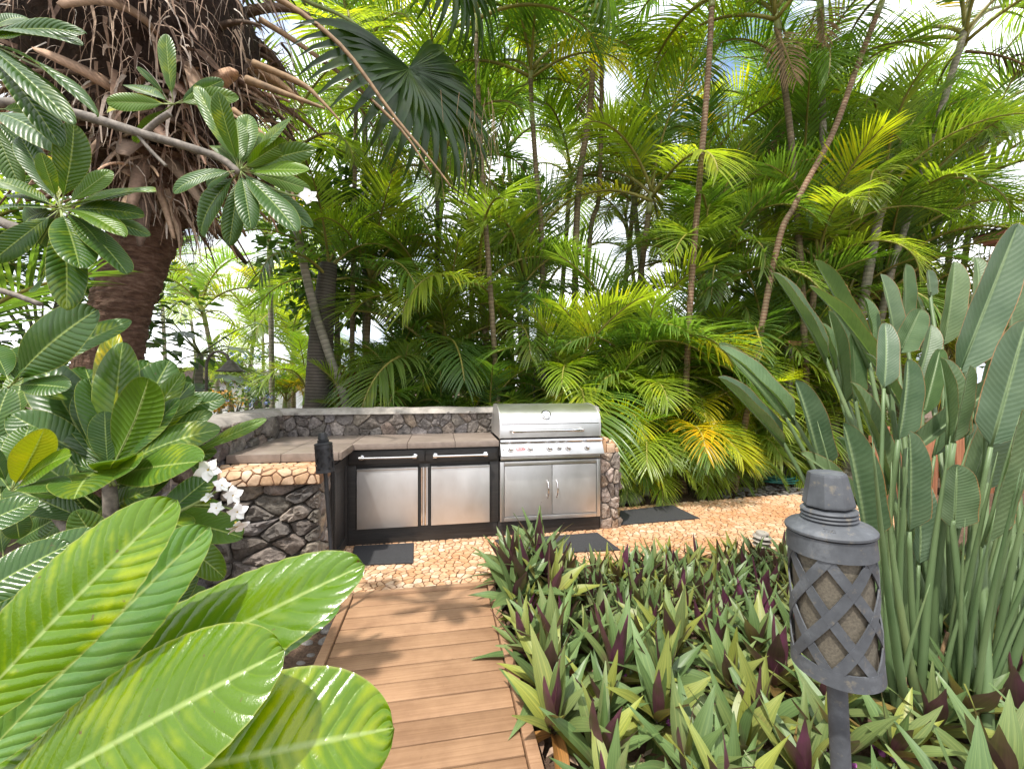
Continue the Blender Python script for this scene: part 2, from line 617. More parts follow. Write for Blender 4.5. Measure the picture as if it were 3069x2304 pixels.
    colr = t.mix(1.0, colr, t.ramp(n2, [(0.3, (0.55, 0.55, 0.55)), (0.65, (1.2, 1.2, 1.2))]), 'MULTIPLY')
    colr = t.mix(1.0, colr, oi.outputs['Color'], 'MULTIPLY')
    t.bsdf(colr, 0.88, 0, t.bump(t.math('ADD', n1, t.math('MULTIPLY', n2, 0.5)), 1.0, 0.028), 0.3)
    simple('mortar', (0.27, 0.23, 0.195), 0.95, nscale=26, namt=0.4, bump=0.8, bdist=0.012)
    simple('mortar_dark', (0.085, 0.07, 0.058), 0.95, nscale=26, namt=0.4, bump=0.8, bdist=0.012)
    simple('wall_cap', (0.30, 0.27, 0.24), 0.95, nscale=11, namt=0.35, bump=0.7, bdist=0.014)
    t = NT('flagstone')
    oi = t.n('ObjectInfo'); g = t.n('NewGeometry')
    rr = t.math('FRACT', t.math('ADD', oi.outputs['Random'], t.math('MULTIPLY', g.outputs['Random Per Island'], 3.7)))
    hue = t.ramp(rr, [(0, (0.47, 0.28, 0.155)), (0.25, (0.57, 0.385, 0.24)), (0.5, (0.45, 0.25, 0.13)), (0.75, (0.64, 0.49, 0.355)), (1, (0.52, 0.32, 0.19))])
    oc = t.coords('Object', objrand=True)
    n1 = t.noise(28, 5, 0.62, oc)
    big = t.noise(1.6, 3, 0.5, t.n('NewGeometry').outputs['Position'])
    colr = t.mix(1.0, hue, t.ramp(n1, [(0.3, (0.72, 0.68, 0.64)), (0.65, (1.15, 1.15, 1.15))]), 'MULTIPLY')
    colr = t.mix(t.ramp(big, [(0.46, (0, 0, 0)), (0.66, (0.6, 0.6, 0.6))]), colr, (0.42, 0.19, 0.075))
    t.bsdf(colr, 0.72, 0, t.bump(n1, 0.35, 0.004), 0.35)
    simple('grout', (0.19, 0.105, 0.06), 0.95, nscale=30, namt=0.35, bump=0.5)
    t = NT('counter_tile')
    oc = t.coords('Object', (1, 3.2, 1), True)
    n1 = t.noise(3.2, 6, 0.6, oc); n2 = t.noise(22, 4, 0.6, oc)
    colr = t.ramp(n1, [(0.3, (0.15, 0.12, 0.10)), (0.55, (0.235, 0.19, 0.16)), (0.75, (0.32, 0.265, 0.225))])
    t.bsdf(t.mix(0.3, colr, t.ramp(n2, [(0.3, (0.14, 0.10, 0.08)), (0.7, (0.38, 0.30, 0.25))])), 0.42, 0, t.bump(n2, 0.12, 0.002), 0.4)
    simple('pebble', (0.17, 0.155, 0.14), 0.7, nscale=9, namt=0.3, bump=0.2, objrand=True)
    # ---- wood
    t = NT('deck_board')
    oc = t.coords('Object', (1.2, 60, 60), True)
    g1 = t.noise(2.0, 4, 0.6, oc)
    n2 = t.noise(3.2, 5, 0.65, t.coords('Object', objrand=True))
    oi = t.n('ObjectInfo')
    colr = t.ramp(g1, [(0.3, (0.27, 0.155, 0.085)), (0.7, (0.36, 0.218, 0.126))])
    colr = t.mix(1.0, colr, t.ramp(n2, [(0.32, (0.72, 0.68, 0.66)), (0.6, (1.05, 1.05, 1.05))]), 'MULTIPLY')
    colr = t.mix(1.0, colr, t.ramp(oi.outputs['Random'], [(0, (0.9, 0.89, 0.87)), (1, (1.06, 1.06, 1.06))]), 'MULTIPLY')
    sp = t.ramp(t.noise(55, 2, 0.5, t.coords('Object', objrand=True)), [(0.70, (0, 0, 0)), (0.78, (0.5, 0.5, 0.5))])
    t.bsdf(t.mix(sp, colr, (0.16, 0.09, 0.05)), 0.62, 0, t.bump(g1, 0.25, 0.002), 0.4)
    t = NT('black_wood')
    oc = t.coords('Object', (3, 3, 50), True)
    g1 = t.noise(2.0, 5, 0.65, oc)
    colr = t.ramp(g1, [(0.3, (0.012, 0.011, 0.011)), (0.6, (0.03, 0.027, 0.025)), (0.8, (0.06, 0.053, 0.048))])
    t.bsdf(colr, 0.5, 0, t.bump(g1, 0.5, 0.003), 0.5)
    t = NT('fence_wood')
    oc = t.coords('Object', (20, 20, 1.5), True)
    g1 = t.noise(2.0, 5, 0.6, oc)
    t.bsdf(t.ramp(g1, [(0.3, (0.20, 0.075, 0.035)), (0.7, (0.42, 0.19, 0.095))]), 0.7, 0, t.bump(g1, 0.3, 0.003))
    # ---- metal
    for nm, ax in (('steel_h', (1.0, 60, 160)), ('steel_v', (160, 60, 1.0))):
        t = NT(nm)
        g1 = t.noise(4.0, 3, 0.6, t.coords('Object', ax))
        n2 = t.noise(5.5, 4, 0.6, t.coords('Object', (1, 1, 0.55)))
        colr = t.ramp(n2, [(0.3, (0.62, 0.60, 0.585)), (0.7, (0.74, 0.73, 0.72))])
        rg = t.math('ADD', t.math('MULTIPLY', g1, 0.12), t.math('MULTIPLY', n2, 0.14))
        t.bsdf(colr, t.math('ADD', rg, 0.27 if nm == 'steel_h' else 0.36), 1.0, t.bump(g1, 0.05, 0.001))
    simple('steel_bright', (0.72, 0.70, 0.69), 0.13, 1.0, nscale=8, namt=0.08, bump=0)
    simple('dark_gap', (0.012, 0.012, 0.012), 0.7, bump=0)
    simple('badge_red', (0.45, 0.02, 0.025), 0.3, nscale=8, namt=0.1, bump=0)
    simple('badge_white', (0.8, 0.8, 0.8), 0.4, nscale=8, namt=0.05, bump=0)
    t = NT('torch_grey')
    oc = t.coords('Object')
    n1 = t.noise(24, 6, 0.68, oc); n2 = t.noise(95, 4, 0.7, oc)
    colr = t.ramp(n1, [(0.3, (0.042, 0.046, 0.052)), (0.55, (0.075, 0.081, 0.09)), (0.72, (0.14, 0.15, 0.162))])
    colr = t.mix(t.ramp(n2, [(0.58, (0, 0, 0)), (0.72, (0.55, 0.55, 0.55))]), colr, (0.20, 0.17, 0.12))
    t.bsdf(colr, 0.6, 0.0, t.bump(n1, 0.25, 0.0015), 0.45)
    simple('torch_inner', (0.105, 0.09, 0.066), 0.75, nscale=420, namt=0.35, bump=0.4, bdist=0.001)
    simple('torch_black', (0.022, 0.022, 0.025), 0.5, nscale=40, namt=0.4, bump=0.2)
    simple('lamp_bronze', (0.10, 0.085, 0.07), 0.55, nscale=20, namt=0.35, bump=0.1)
    simple('path_light', (0.30, 0.275, 0.24), 0.6, nscale=30, namt=0.2, bump=0.1)
    simple('rubber_mat', (0.028, 0.028, 0.03), 0.85, nscale=160, namt=0.5, bump=0.6, bdist=0.003)
    simple('hose', (0.03, 0.16, 0.13), 0.45, nscale=10, bump=0)
    # ---- ground, buildings
    t = NT('soil')
    p = t.n('NewGeometry').outputs['Position']
    n1 = t.noise(3, 6, 0.65, p); n2 = t.noise(60, 5, 0.7, p)
    colr = t.mix(1.0, t.ramp(n1, [(0.3, (0.085, 0.055, 0.037)), (0.7, (0.17, 0.11, 0.075))]), t.ramp(n2, [(0.3, (0.45, 0.45, 0.45)), (0.7, (1.4, 1.4, 1.4))]), 'MULTIPLY')
    t.bsdf(colr, 0.95, 0, t.bump(n2, 0.9, 0.02), 0.2)
    simple('red_paint', (0.60, 0.11, 0.08), 0.5, nscale=4, namt=0.12, bump=0.05)
    simple('pink_paint', (0.78, 0.30, 0.25), 0.5, nscale=4, namt=0.12, bump=0.05)
    simple('shingle', (0.11, 0.085, 0.075), 0.9, nscale=14, namt=0.4, bump=0.5)
    simple('white_paint', (0.78, 0.78, 0.76), 0.6, nscale=3, namt=0.06, bump=0.05)
    simple('grey_paint', (0.16, 0.16, 0.17), 0.6, nscale=3, namt=0.1, bump=0.05)
    simple('window_glass', (0.03, 0.035, 0.04), 0.1, nscale=3, bump=0)


make_materials()
M_ = MATS

# =================================================================== ground
def ground():
    cs = [-300, -120, -50, -25, -16, -11] + [x * 0.5 for x in range(-16, 19)] + [11, 14, 20, 30, 60, 130, 300]
    b = MB()
    n = len(cs)
    verts = []
    for y in cs:
        for x in cs:
            z = -0.06 + 0.03 * noise.noise(Vector((x * 1.3, y * 1.3, 3)))
            if -0.9 < x < 0.4 and -2 < y < 2.7: z -= 0.05
            verts.append((x, y, z))
    b.add(verts, [(j * n + i, j * n + i + 1, (j + 1) * n + i + 1, (j + 1) * n + i) for j in range(n - 1) for i in range(n - 1)])
    tag(b.build('ground', M_['soil'], smooth=True, fix=False), kind='structure')


ground()

PATIO = [(-0.80, 2.585), (0.40, 2.585), (0.46, 2.70), (1.2, 2.74), (2.6, 2.72), (3.7, 2.68), (4.5, 3.1), (4.45, 3.8),
         (4.05, 4.06), (3.0, 4.02), (2.0, 3.96), (1.62, 3.94), (-0.8, 3.94)]


def inside(poly, x, y):
    c = False
    n = len(poly)
    for i in range(n):
        x1, y1 = poly[i]; x2, y2 = poly[i - 1]
        if (y1 > y) != (y2 > y) and x < (x2 - x1) * (y - y1) / (y2 - y1) + x1: c = not c
    return c


def flag_geom(b, poly, z, h, off=(0, 0)):
    """one chamfered paving piece"""
    p0 = chaikin(poly, 1, 0.2)
    p1 = shrink(p0, 0.0035)
    if len(p1) < 3: return False
    n = len(p0)
    cx, cy = centroid(p0)
    top = [(cx + (q[0] - cx) * 0.90, cy + (q[1] - cy) * 0.90) for q in p0]
    vs_ = [(q[0] - off[0], q[1] - off[1], z - 0.014) for q in p0]
    vs_ += [(q[0] - off[0], q[1] - off[1], z + h * 0.55) for q in p0]
    vs_ += [(q[0] - off[0], q[1] - off[1], z + h) for q in top]
    fs = []
    for k in range(2):
        fs += [(k * n + i, k * n + (i + 1) % n, (k + 1) * n + (i + 1) % n, (k + 1) * n + i) for i in range(n)]
    fs.append(tuple(range(2 * n, 3 * n)))
    b.add(vs_, fs)
    return True


def patio():
    base = MB()
    base.prism(PATIO, 'z', -0.12, -0.009)
    p = tag(base.build('patio', M_['grout'], fix=True), kind='structure')
    rng = random.Random(5)
    rect = (-0.8, 2.588, 4.5, 4.06)
    pts = jitter_grid(rect, 0.053, 0.046, 0.55, rng)
    cells = voronoi(pts, rect)
    items = []
    for poly in cells:
        if len(poly) < 3: continue
        cx, cy = centroid(poly)
        if not inside(PATIO, cx, cy): continue
        if cx < 1.56 and cy > 3.42: continue
        poly = shrink(poly, 0.0032)
        if len(poly) < 3 or area(poly) < 0.0005: continue
        q = cam_uv((cx, cy, 0))
        score = area(poly) / q[2] ** 3 if q and 0 < q[0] < 3069 else 0
        if cx > 0.5 and cy < 2.95: score *= 0.3
        items.append((score, poly, cx, cy))
    items.sort(key=lambda t: -t[0])
    rest = MB()
    for k, (s, poly, cx, cy) in enumerate(items):
        h = rng.uniform(0.002, 0.0065)
        if k < 300:
            b = MB()
            if flag_geom(b, poly, 0, h, (cx, cy)):
                o = link('flagstone', b.mesh('flagstone', M_['flagstone']), p, Matrix.Translation((cx, cy, 0)))
        else:
            flag_geom(rest, poly, 0, h)
    tag(rest.build('flagstones', M_['flagstone'], p, fix=False), kind='stuff')


patio()


# =================================================================== boardwalk
def boardwalk():
    e = empty('boardwalk', (-0.115, 1.6, 0), 'tan board walkway with edge trim leading to the flagstone patio', 'boardwalk')
    x0, x1 = -0.515, 0.285
    y = 2.535
    w = 0.107
    k = 0
    rng = random.Random(3)
    while y > 0.6:
        b = MB()
        b.box(((x0 + x1) / 2, y - w / 2, -0.012 + rng.uniform(-0.001, 0.001)), (x1 - x0, w - 0.006, 0.04), 0, 0.004)
        b.build('plank', M_['deck_board'], e, 'angle')
        y -= w
        k += 1
    for xa, xb in ((-0.565, -0.520), (0.290, 0.335)):
        b = MB(); b.span((xa, 0.55, -0.10), (xb, 2.580, 0.022), 0, 0.004)
        b.build('edge_board', M_['deck_board'], e, 'angle')
    b = MB(); b.span((-0.518, 2.540, -0.10), (0.288, 2.580, 0.020), 0, 0.004)
    b.build('edge_board', M_['deck_board'], e, 'angle')
    b = MB()
    for xa in (-0.4, -0.115, 0.18):
        b.span((xa - 0.03, 0.6, -0.13), (xa + 0.03, 2.53, -0.034))
    b.build('joist', M_['deck_board'], e)


boardwalk()


# =================================================================== stone walls
def stone_geom(poly, depth, rng, n=18):
    """rounded, uneven stone standing on the (x, z) plane, bulging along -y"""
    P = resample(chaikin(poly, 1, 0.13), n)
    cx, cy = centroid(P)
    sd = Vector((rng.uniform(-50, 50), rng.uniform(-50, 50), rng.uniform(-50, 50)))
    verts = []
    prof = [(1.0, -0.1), (1.0, 0.45), (0.965, 0.78), (0.86, 0.97), (0.48, 1.04)]
    tx, tz = rng.uniform(-0.3, 0.3), rng.uniform(-0.25, 0.35)
    R0 = math.sqrt(abs(area(P)))
    for (s, d) in prof:
        for q in P:
            x = (q[0] - cx) * s; z = (q[1] - cy) * s
            nn = noise.noise(Vector((x, z, d * 0.06)) * (2.2 / R0) + sd)
            nf = noise.noise(Vector((x, z, d * 0.06)) * (7.0 / R0) + sd)
            y = depth * d
            if d > 0.3:
                y *= 1 + 0.5 * nn + 0.28 * nf + (x * tx + z * tz) * 1.5 / R0
            f = 1 + 0.07 * nf * (1 if d > 0 else 0)
            verts.append((x * f, -y, z * f))
    verts.append((0, -depth * (1.0 + 0.4 * noise.noise(sd)), 0))
    fs = []
    for k in range(len(prof) - 1):
        fs += [(k * n + i, k * n + (i + 1) % n, (k + 1) * n + (i + 1) % n, (k + 1) * n + i) for i in range(n)]
    L = (len(prof) - 1) * n
    fs += [(L + i, L + (i + 1) % n, len(verts) - 1) for i in range(n)]
    return verts, fs, cx, cy


def stone_face(parent, O, U, w, h, sx, sz, depth, seed, gap=0.006, tint=(1, 1, 1), aniso=1.0, jit=0.48, skip=None, name='stone'):
    """fill a vertical face (origin O, horizontal unit U, outward normal = U x Z) with single stones"""
    rng = random.Random(seed)
    U = Vector(U).normalized(); Z = Vector((0, 0, 1)); N = U.cross(Z)
    rect = (0, 0, w, h * aniso)
    pts = jitter_grid(rect, sx, sz * aniso, jit, rng)
    # merge a few seeds away for bigger stones
    pts = [p for p in pts if rng.random() > 0.2]
    cells = voronoi(pts, rect)
    B = Matrix((( U.x, -N.x, 0, 0), (U.y, -N.y, 0, 0), (0, 0, 1, 0), (0, 0, 0, 1)))
    for poly in cells:
        if len(poly) < 3: continue
        poly = [(p[0], p[1] / aniso) for p in poly]
        poly = shrink(poly, gap * rng.uniform(0.6, 1.5))
        if len(poly) < 3 or area(poly) < 0.0006: continue
        cx, cz = centroid(poly)
        if skip and skip(cx, cz): continue
        d = depth * rng.uniform(0.6, 1.25)
        verts, fs, cx, cz = stone_geom(poly, d, rng)
        b = MB(); b.add(verts, fs)
        W = Vector(O) + U * cx + Z * cz
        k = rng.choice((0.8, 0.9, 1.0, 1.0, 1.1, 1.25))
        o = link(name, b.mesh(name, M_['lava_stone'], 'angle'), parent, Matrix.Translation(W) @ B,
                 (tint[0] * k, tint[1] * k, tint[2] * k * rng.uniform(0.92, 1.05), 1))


def cap_mesh(b, pts, thick=0.03, over=0.02, seed=1):
    """rough mortar capping: pts = list of (inner, outer, z) 2-D pairs along the wall"""
    verts = []; n = 9
    for k, (a, c, z) in enumerate(pts):
        a = Vector(a); c = Vector(c)
        for i in range(n):
            t = i / (n - 1)
            p = a.lerp(c, t)
            hump = math.sin(math.pi * t) ** 0.5 * 0.022
            zz = z + hump + 0.010 * noise.noise(Vector((p.x * 5, p.y * 5, seed))) + 0.006 * noise.noise(Vector((p.x * 17, p.y * 17, seed)))
            if i in (0, n - 1): zz = z - thick
            verts.append((p.x, p.y, zz))
    fs = [(k * n + i, k * n + i + 1, (k + 1) * n + i + 1, (k + 1) * n + i) for k in range(len(pts) - 1) for i in range(n - 1)]
    fs.append(tuple(range(n)))
    fs.append(tuple((len(pts) - 1) * n + i for i in range(n)))
    b.add(verts, fs)


def walls():
    # L-shaped wall behind and beside the counter
    e = empty('stone_wall', (-1.5, 4.07, 0), 'grey lava stone wall with rough mortar cap behind the counter', 'wall')
    b = MB()
    b.span((-1.72, 3.965, -0.1), (1.60, 4.22, 1.015))
    b.span((-1.72, 2.46, -0.1), (-1.435, 3.964, 1.015))
    b.build('wall_core', M_['mortar'], e)
    b = MB()
    ys = [2.43 + i * 0.08 for i in range(20)]
    cap_mesh(b, [((-1.405, y), (-1.75, y), 1.035) for y in ys if y < 3.9] + [((-1.39, 3.925), (-1.75, 4.25), 1.035)])
    b.build('wall_cap', M_['wall_cap'], e, True)
    b = MB()
    xs = [-1.39 + i * 0.1 for i in range(31)]
    cap_mesh(b, [((-1.39, 3.925), (-1.75, 4.25), 1.034)] + [((x, 3.925), (x, 4.25), 1.034) for x in xs if x > -1.3], seed=4)
    b.build('wall_cap', M_['wall_cap'], e, True)
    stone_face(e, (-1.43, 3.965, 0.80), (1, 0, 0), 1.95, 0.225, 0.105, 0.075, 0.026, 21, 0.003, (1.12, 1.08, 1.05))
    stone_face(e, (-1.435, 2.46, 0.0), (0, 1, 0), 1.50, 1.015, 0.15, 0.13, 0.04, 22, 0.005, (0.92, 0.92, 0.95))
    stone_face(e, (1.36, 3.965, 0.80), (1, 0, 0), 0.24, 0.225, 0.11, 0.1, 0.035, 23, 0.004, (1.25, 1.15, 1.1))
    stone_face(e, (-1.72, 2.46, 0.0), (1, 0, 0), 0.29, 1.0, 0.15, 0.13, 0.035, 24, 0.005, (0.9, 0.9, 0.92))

    # dry-stone front of the counter's short leg, with the flagstone ledge on top
    e = empty('stone_counter_leg', (-1.1, 2.85, 0), 'dark dry-stone wall under a tan flagstone ledge beside the cabinet', 'wall')
    b = MB(); b.span((-1.433, 2.775, -0.12), (-0.775, 2.965, 0.68))
    b.build('wall_core', M_['mortar_dark'], e)
    stone_face(e, (-1.43, 2.778, -0.10), (1, 0, 0), 0.67, 0.78, 0.155, 0.088, 0.05, 31, 0.004, (1.08, 1.03, 0.99), 1.7, 0.38)
    stone_face(e, (-0.776, 2.775, -0.04), (0, 1, 0), 0.2, 0.71, 0.10, 0.10, 0.03, 32, 0.005, (1.5, 1.4, 1.3))
    # ledge: rounded nose, faced with crazy paving
    prof = [(0.0, 0.0)]
    L0 = 0.20; r = 0.045
    def ledge(s):          # distance from the back edge -> (y, z, ny, nz)
        if s < L0: return 2.945 - s, 0.752, 0, 1
        a = (s - L0) / r
        if a < math.pi / 2: return 2.945 - L0 - r * math.sin(a), 0.752 - r + r * math.cos(a), -math.sin(a), math.cos(a)
        d = s - L0 - r * math.pi / 2
        return 2.945 - L0 - r, 0.752 - r - d, -1, 0
    S = L0 + r * math.pi / 2 + 0.05
    b = MB()
    ss = [S * i / 24 for i in range(25)]
    poly = [(ledge(s)[0] - ledge(s)[2] * 0.006, ledge(s)[1] - ledge(s)[3] * 0.006) for s in ss] + [(2.945, 0.66)]
    b.prism(poly, 'x', -1.432, -0.745)
    lo = b.build('ledge', M_['grout'], e)
    rng = random.Random(8)
    rect = (-1.432, 0, -0.745, S)
    cells = voronoi(jitter_grid(rect, 0.068, 0.052, 0.5, rng), rect)
    for poly in cells:
        poly = shrink(poly, 0.0038) if len(poly) >= 3 else []
        if len(poly) < 3 or area(poly) < 0.0006: continue
        p0 = chaikin(poly, 1, 0.18)
        cx, cy = centroid(p0)
        vs_ = []
        for f, h in ((1, -0.008), (1, 0.0), (0.92, 0.0022), (0.45, 0.0028)):
            for q in p0:
                x = cx + (q[0] - cx) * f; s = cy + (q[1] - cy) * f
                y, z, ny, nz = ledge(s)
                vs_.append((x, y + ny * h, z + nz * h))
        n = len(p0)
        fs = [(k * n + i, k * n + (i + 1) % n, (k + 1) * n + (i + 1) % n, (k + 1) * n + i) for k in range(3) for i in range(n)]
        fs.append(tuple(range(3 * n, 4 * n)))
        c0 = Vector(ledge(cy)[:1] + (0,)) if False else Vector((cx, ledge(cy)[0], ledge(cy)[1]))
        bb = MB(); bb.add([Vector(p) - c0 for p in vs_], fs)
        link('flagstone', bb.mesh('flagstone', M_['flagstone'], 'angle', fix=True), lo, Matrix.Translation(c0))

    # rounded end wall right of the grill
    e = empty('stone_pillar', (1.48, 3.7, 0), 'stone end wall with rounded flagstone top beside the grill', 'wall')
    b = MB()
    prof = [(1.395, -0.05), (1.395, 0.79)] + [(1.395 + 0.155 * math.sin(a), 0.67 + 0.125 * math.cos(a)) for a in [i * math.pi / 16 for i in range(9)]] + [(1.552, -0.05)]
    b.prism(prof, 'y', 3.40, 3.962)
    b.build('wall_core', M_['mortar'], e)
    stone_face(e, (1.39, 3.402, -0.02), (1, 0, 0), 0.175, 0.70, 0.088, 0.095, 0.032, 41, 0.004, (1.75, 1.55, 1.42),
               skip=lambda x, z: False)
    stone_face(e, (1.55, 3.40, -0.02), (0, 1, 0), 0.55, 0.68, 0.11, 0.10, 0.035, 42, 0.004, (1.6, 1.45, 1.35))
    rng = random.Random(9)
    # paving pieces over the rounded top
    A = 0.155; Bz = 0.125
    rect = (0, 3.385, 0.30, 3.95)
    cells = voronoi(jitter_grid(rect, 0.10, 0.10, 0.38, rng), rect)
    def arc(s):
        t = min(max(s / 0.30, 0), 1) * math.pi / 2
        return 1.395 + A * math.sin(t), 0.67 + Bz * math.cos(t), math.sin(t), math.cos(t)
    for poly in cells + [None]:
        if poly is None: break
        poly = shrink(poly, 0.004) if len(poly) >= 3 else []
        if len(poly) < 3 or area(poly) < 0.0008: continue
        p0 = chaikin(poly, 1, 0.18); cx, cy = centroid(p0); n = len(p0)
        X, Zc, _, _ = arc(cx)
        c0 = Vector((X, cy, Zc))
        vs_ = []
        for f, h in ((1, -0.012), (1, 0.012), (0.88, 0.02), (0.4, 0.022)):
            for q in p0:
                x, z, nx, nz = arc(cx + (q[0] - cx) * f)
                vs_.append(Vector((x + nx * h, cy + (q[1] - cy) * f, z + nz * h)) - c0)
        fs = [(k * n + i, k * n + (i + 1) % n, (k + 1) * n + (i + 1) % n, (k + 1) * n + i) for k in range(3) for i in range(n)]
        fs.append(tuple(range(3 * n, 4 * n)))
        bb = MB(); bb.add(vs_, fs)
        link('flagstone', bb.mesh('flagstone', M_['flagstone'], 'angle', fix=True), e, Matrix.Translation(c0))
    # front faces of the rounded top
    bb = MB()
    for (xa, xb, za, zb) in ((1.392, 1.445, 0.675, 0.785), (1.45, 1.525, 0.675, 0.755)):
        bb = MB(); bb.box(((xa + xb) / 2, 3.392, (za + zb) / 2), (xb - xa, 0.03, zb - za), 0, 0.008)
        bb.build('flagstone', M_['flagstone'], e, 'angle')


walls()


# =================================================================== kitchen cabinet
def bar_handle(parent, a, b_, out, r=0.011, flange=0.022, name='handle', mat='steel_bright'):
    """horizontal bar from a to b with round standoffs towards the cabinet (out = outward vector)"""
    a = Vector(a); b_ = Vector(b_); out = Vector(out)
    m = MB()
    m.tube([a + out, b_ + out], r, 12)
    for p in (a, b_):
        m.tube([p, p + out * 0.25, p + out * 0.3, p + out], [flange, flange, flange * 0.6, flange * 0.6], 16)
        d = (b_ - a).normalized()
        m.tube([p + out - d * r * 1.5, p + out + d * r * 1.5], r * 1.55, 16)
    return m.build(name, M_[mat], parent, 'angle')


def kitchen():
    e = empty('kitchen_cabinet', (-0.13, 3.6, 0), 'black wood outdoor kitchen cabinet with two steel fridge doors and stone counter', 'cabinet')
    b = MB()
    b.span((-0.722, 3.40, 0.0), (0.478, 3.90, 0.766))
    b.span((-1.37, 2.97, 0.0), (-0.745, 3.90, 0.766))
    b.build('carcass', M_['black_wood'], e)
    for xa, xb in ((-0.735, 0.470), (0.474, 1.378)):
        b = MB(); b.span((xa, 3.372, 0.0), (xb, 3.398, 0.128), 0, 0.003)
        b.build('toe_board', M_['black_wood'], e, 'angle')
    for xa, xb in ((-0.732, -0.662), (-0.172, -0.088), (0.405, 0.479)):
        b = MB(); b.span((xa, 3.366, 0.1285), (xb, 3.3985, 0.635), 0, 0.002)
        b.build('stile', M_['black_wood'], e, 'angle')
    b = MB(); b.span((-0.732, 3.366, 0.6355), (0.479, 3.3985, 0.765), 0, 0.002)
    b.build('rail', M_['black_wood'], e, 'angle')
    for xa, xb, ha, hb in ((-0.715, -0.130, -0.615, -0.205), (-0.122, 0.462, -0.045, 0.365)):
        b = MB(); b.span((xa, 3.350, 0.652), (xb, 3.3655, 0.752), 0, 0.003)
        d = b.build('drawer_front', M_['black_wood'], e, 'angle')
        bar_handle(d, (ha, 3.350, 0.702), (hb, 3.350, 0.702), (0, -0.045, 0), 0.0095, 0.02)
    for xa, xb in ((-0.652, -0.182), (-0.078, 0.400)):
        b = MB(); b.span((xa, 3.338, 0.138), (xb, 3.3655, 0.612), 0, 0.003)
        d = b.build('fridge_door', M_['steel_v'], e, 'angle')
        b = MB(); b.span((xa, 3.331, 0.598), (xb, 3.3375, 0.6118), 0, 0.002)
        b.build('trim', M_['steel_h'], d, 'angle')
    for k, (xa, xb, m) in enumerate(((-0.176, -0.160, 'dark_gap'), (-0.158, -0.146, 'steel_bright'), (-0.144, -0.132, 'steel_v'), (-0.130, -0.119, 'steel_bright'), (-0.117, -0.104, 'steel_v'), (-0.102, -0.084, 'dark_gap'))):
        b = MB(); b.span((xa, 3.345 + 0.003 * (k % 2), 0.140), (xb, 3.3655, 0.608), 0, 0.001)
        b.build('door_edge_strip', M_[m], e)
    # side panel of the short leg, facing the grill
    b = MB(); b.span((-0.744, 2.97, 0.02), (-0.734, 3.365, 0.765), 0, 0.002)
    sp = b.build('side_panel', M_['black_wood'], e, 'angle')
    for ya, yb, za, zb in ((2.975, 3.02, 0.03, 0.72), (3.31, 3.36, 0.03, 0.72), (3.021, 3.309, 0.03, 0.10), (3.021, 3.309, 0.65, 0.72)):
        b = MB(); b.span((-0.7335, ya, za), (-0.722, yb, zb), 0, 0.002)
        b.build('frame', M_['black_wood'], sp, 'angle')
    # counter: separate stone tiles with narrow joints, edge pieces on the front
    def tile(x0, y0, x1, y1, z0=0.790, z1=0.812):
        b = MB(); b.span((x0, y0, z0), (x1, y1, z1), 0, 0.003)
        o = b.build('counter_tile', M_['counter_tile'], e, 'angle')
    b = MB(); b.span((-0.70, 3.345, 0.767), (0.474, 3.93, 0.7895)); b.span((-1.385, 2.955, 0.767), (-0.7005, 3.93, 0.7895))
    b.build('counter_bed', M_['mortar'], e)
    xs = [-0.690, -0.265, 0.115, 0.478]
    for i in range(3):
        tile(xs[i] + 0.002, 3.345, xs[i + 1] - 0.002, 3.925)
        b = MB(); b.span((xs[i] + 0.002, 3.326, 0.766), (xs[i + 1] - 0.002, 3.343, 0.8125), 0, 0.003)
        b.build('edge_tile', M_['counter_tile'], e, 'angle')
    for xa, xb in ((-1.392, -1.062), (-1.058, -0.694)):
        for ya, yb in ((2.962, 3.42), (3.424, 3.925)):
            tile(xa, ya, xb, yb)
        b = MB(); b.span((xa, 2.944, 0.757), (xb, 2.960, 0.8125), 0, 0.003)
        b.build('edge_tile', M_['counter_tile'], e, 'angle')
    b = MB(); b.span((-0.6925, 2.948, 0.760), (-0.674, 3.324, 0.8127), 0, 0.003)
    b.build('edge_tile', M_['counter_tile'], e, 'angle')


kitchen()


# =================================================================== grill
def text_mesh(body, size, extrude=0.0008):
    cu = bpy.data.curves.new('lettering', 'FONT')
    cu.body = body; cu.size = size; cu.extrude = extrude
    cu.align_x = 'CENTER'; cu.align_y = 'CENTER'
    o = bpy.data.objects.new('lettering', cu)
    col.objects.link(o)
    dg = bpy.context.evaluated_depsgraph_get()
    me = bpy.data.meshes.new_from_object(o.evaluated_get(dg))
    bpy.data.objects.remove(o)
    return me


def on_y(u, v, y):
    k = (u - 1534) / FPX
    return at(u, v, y / (ca - k * sa))


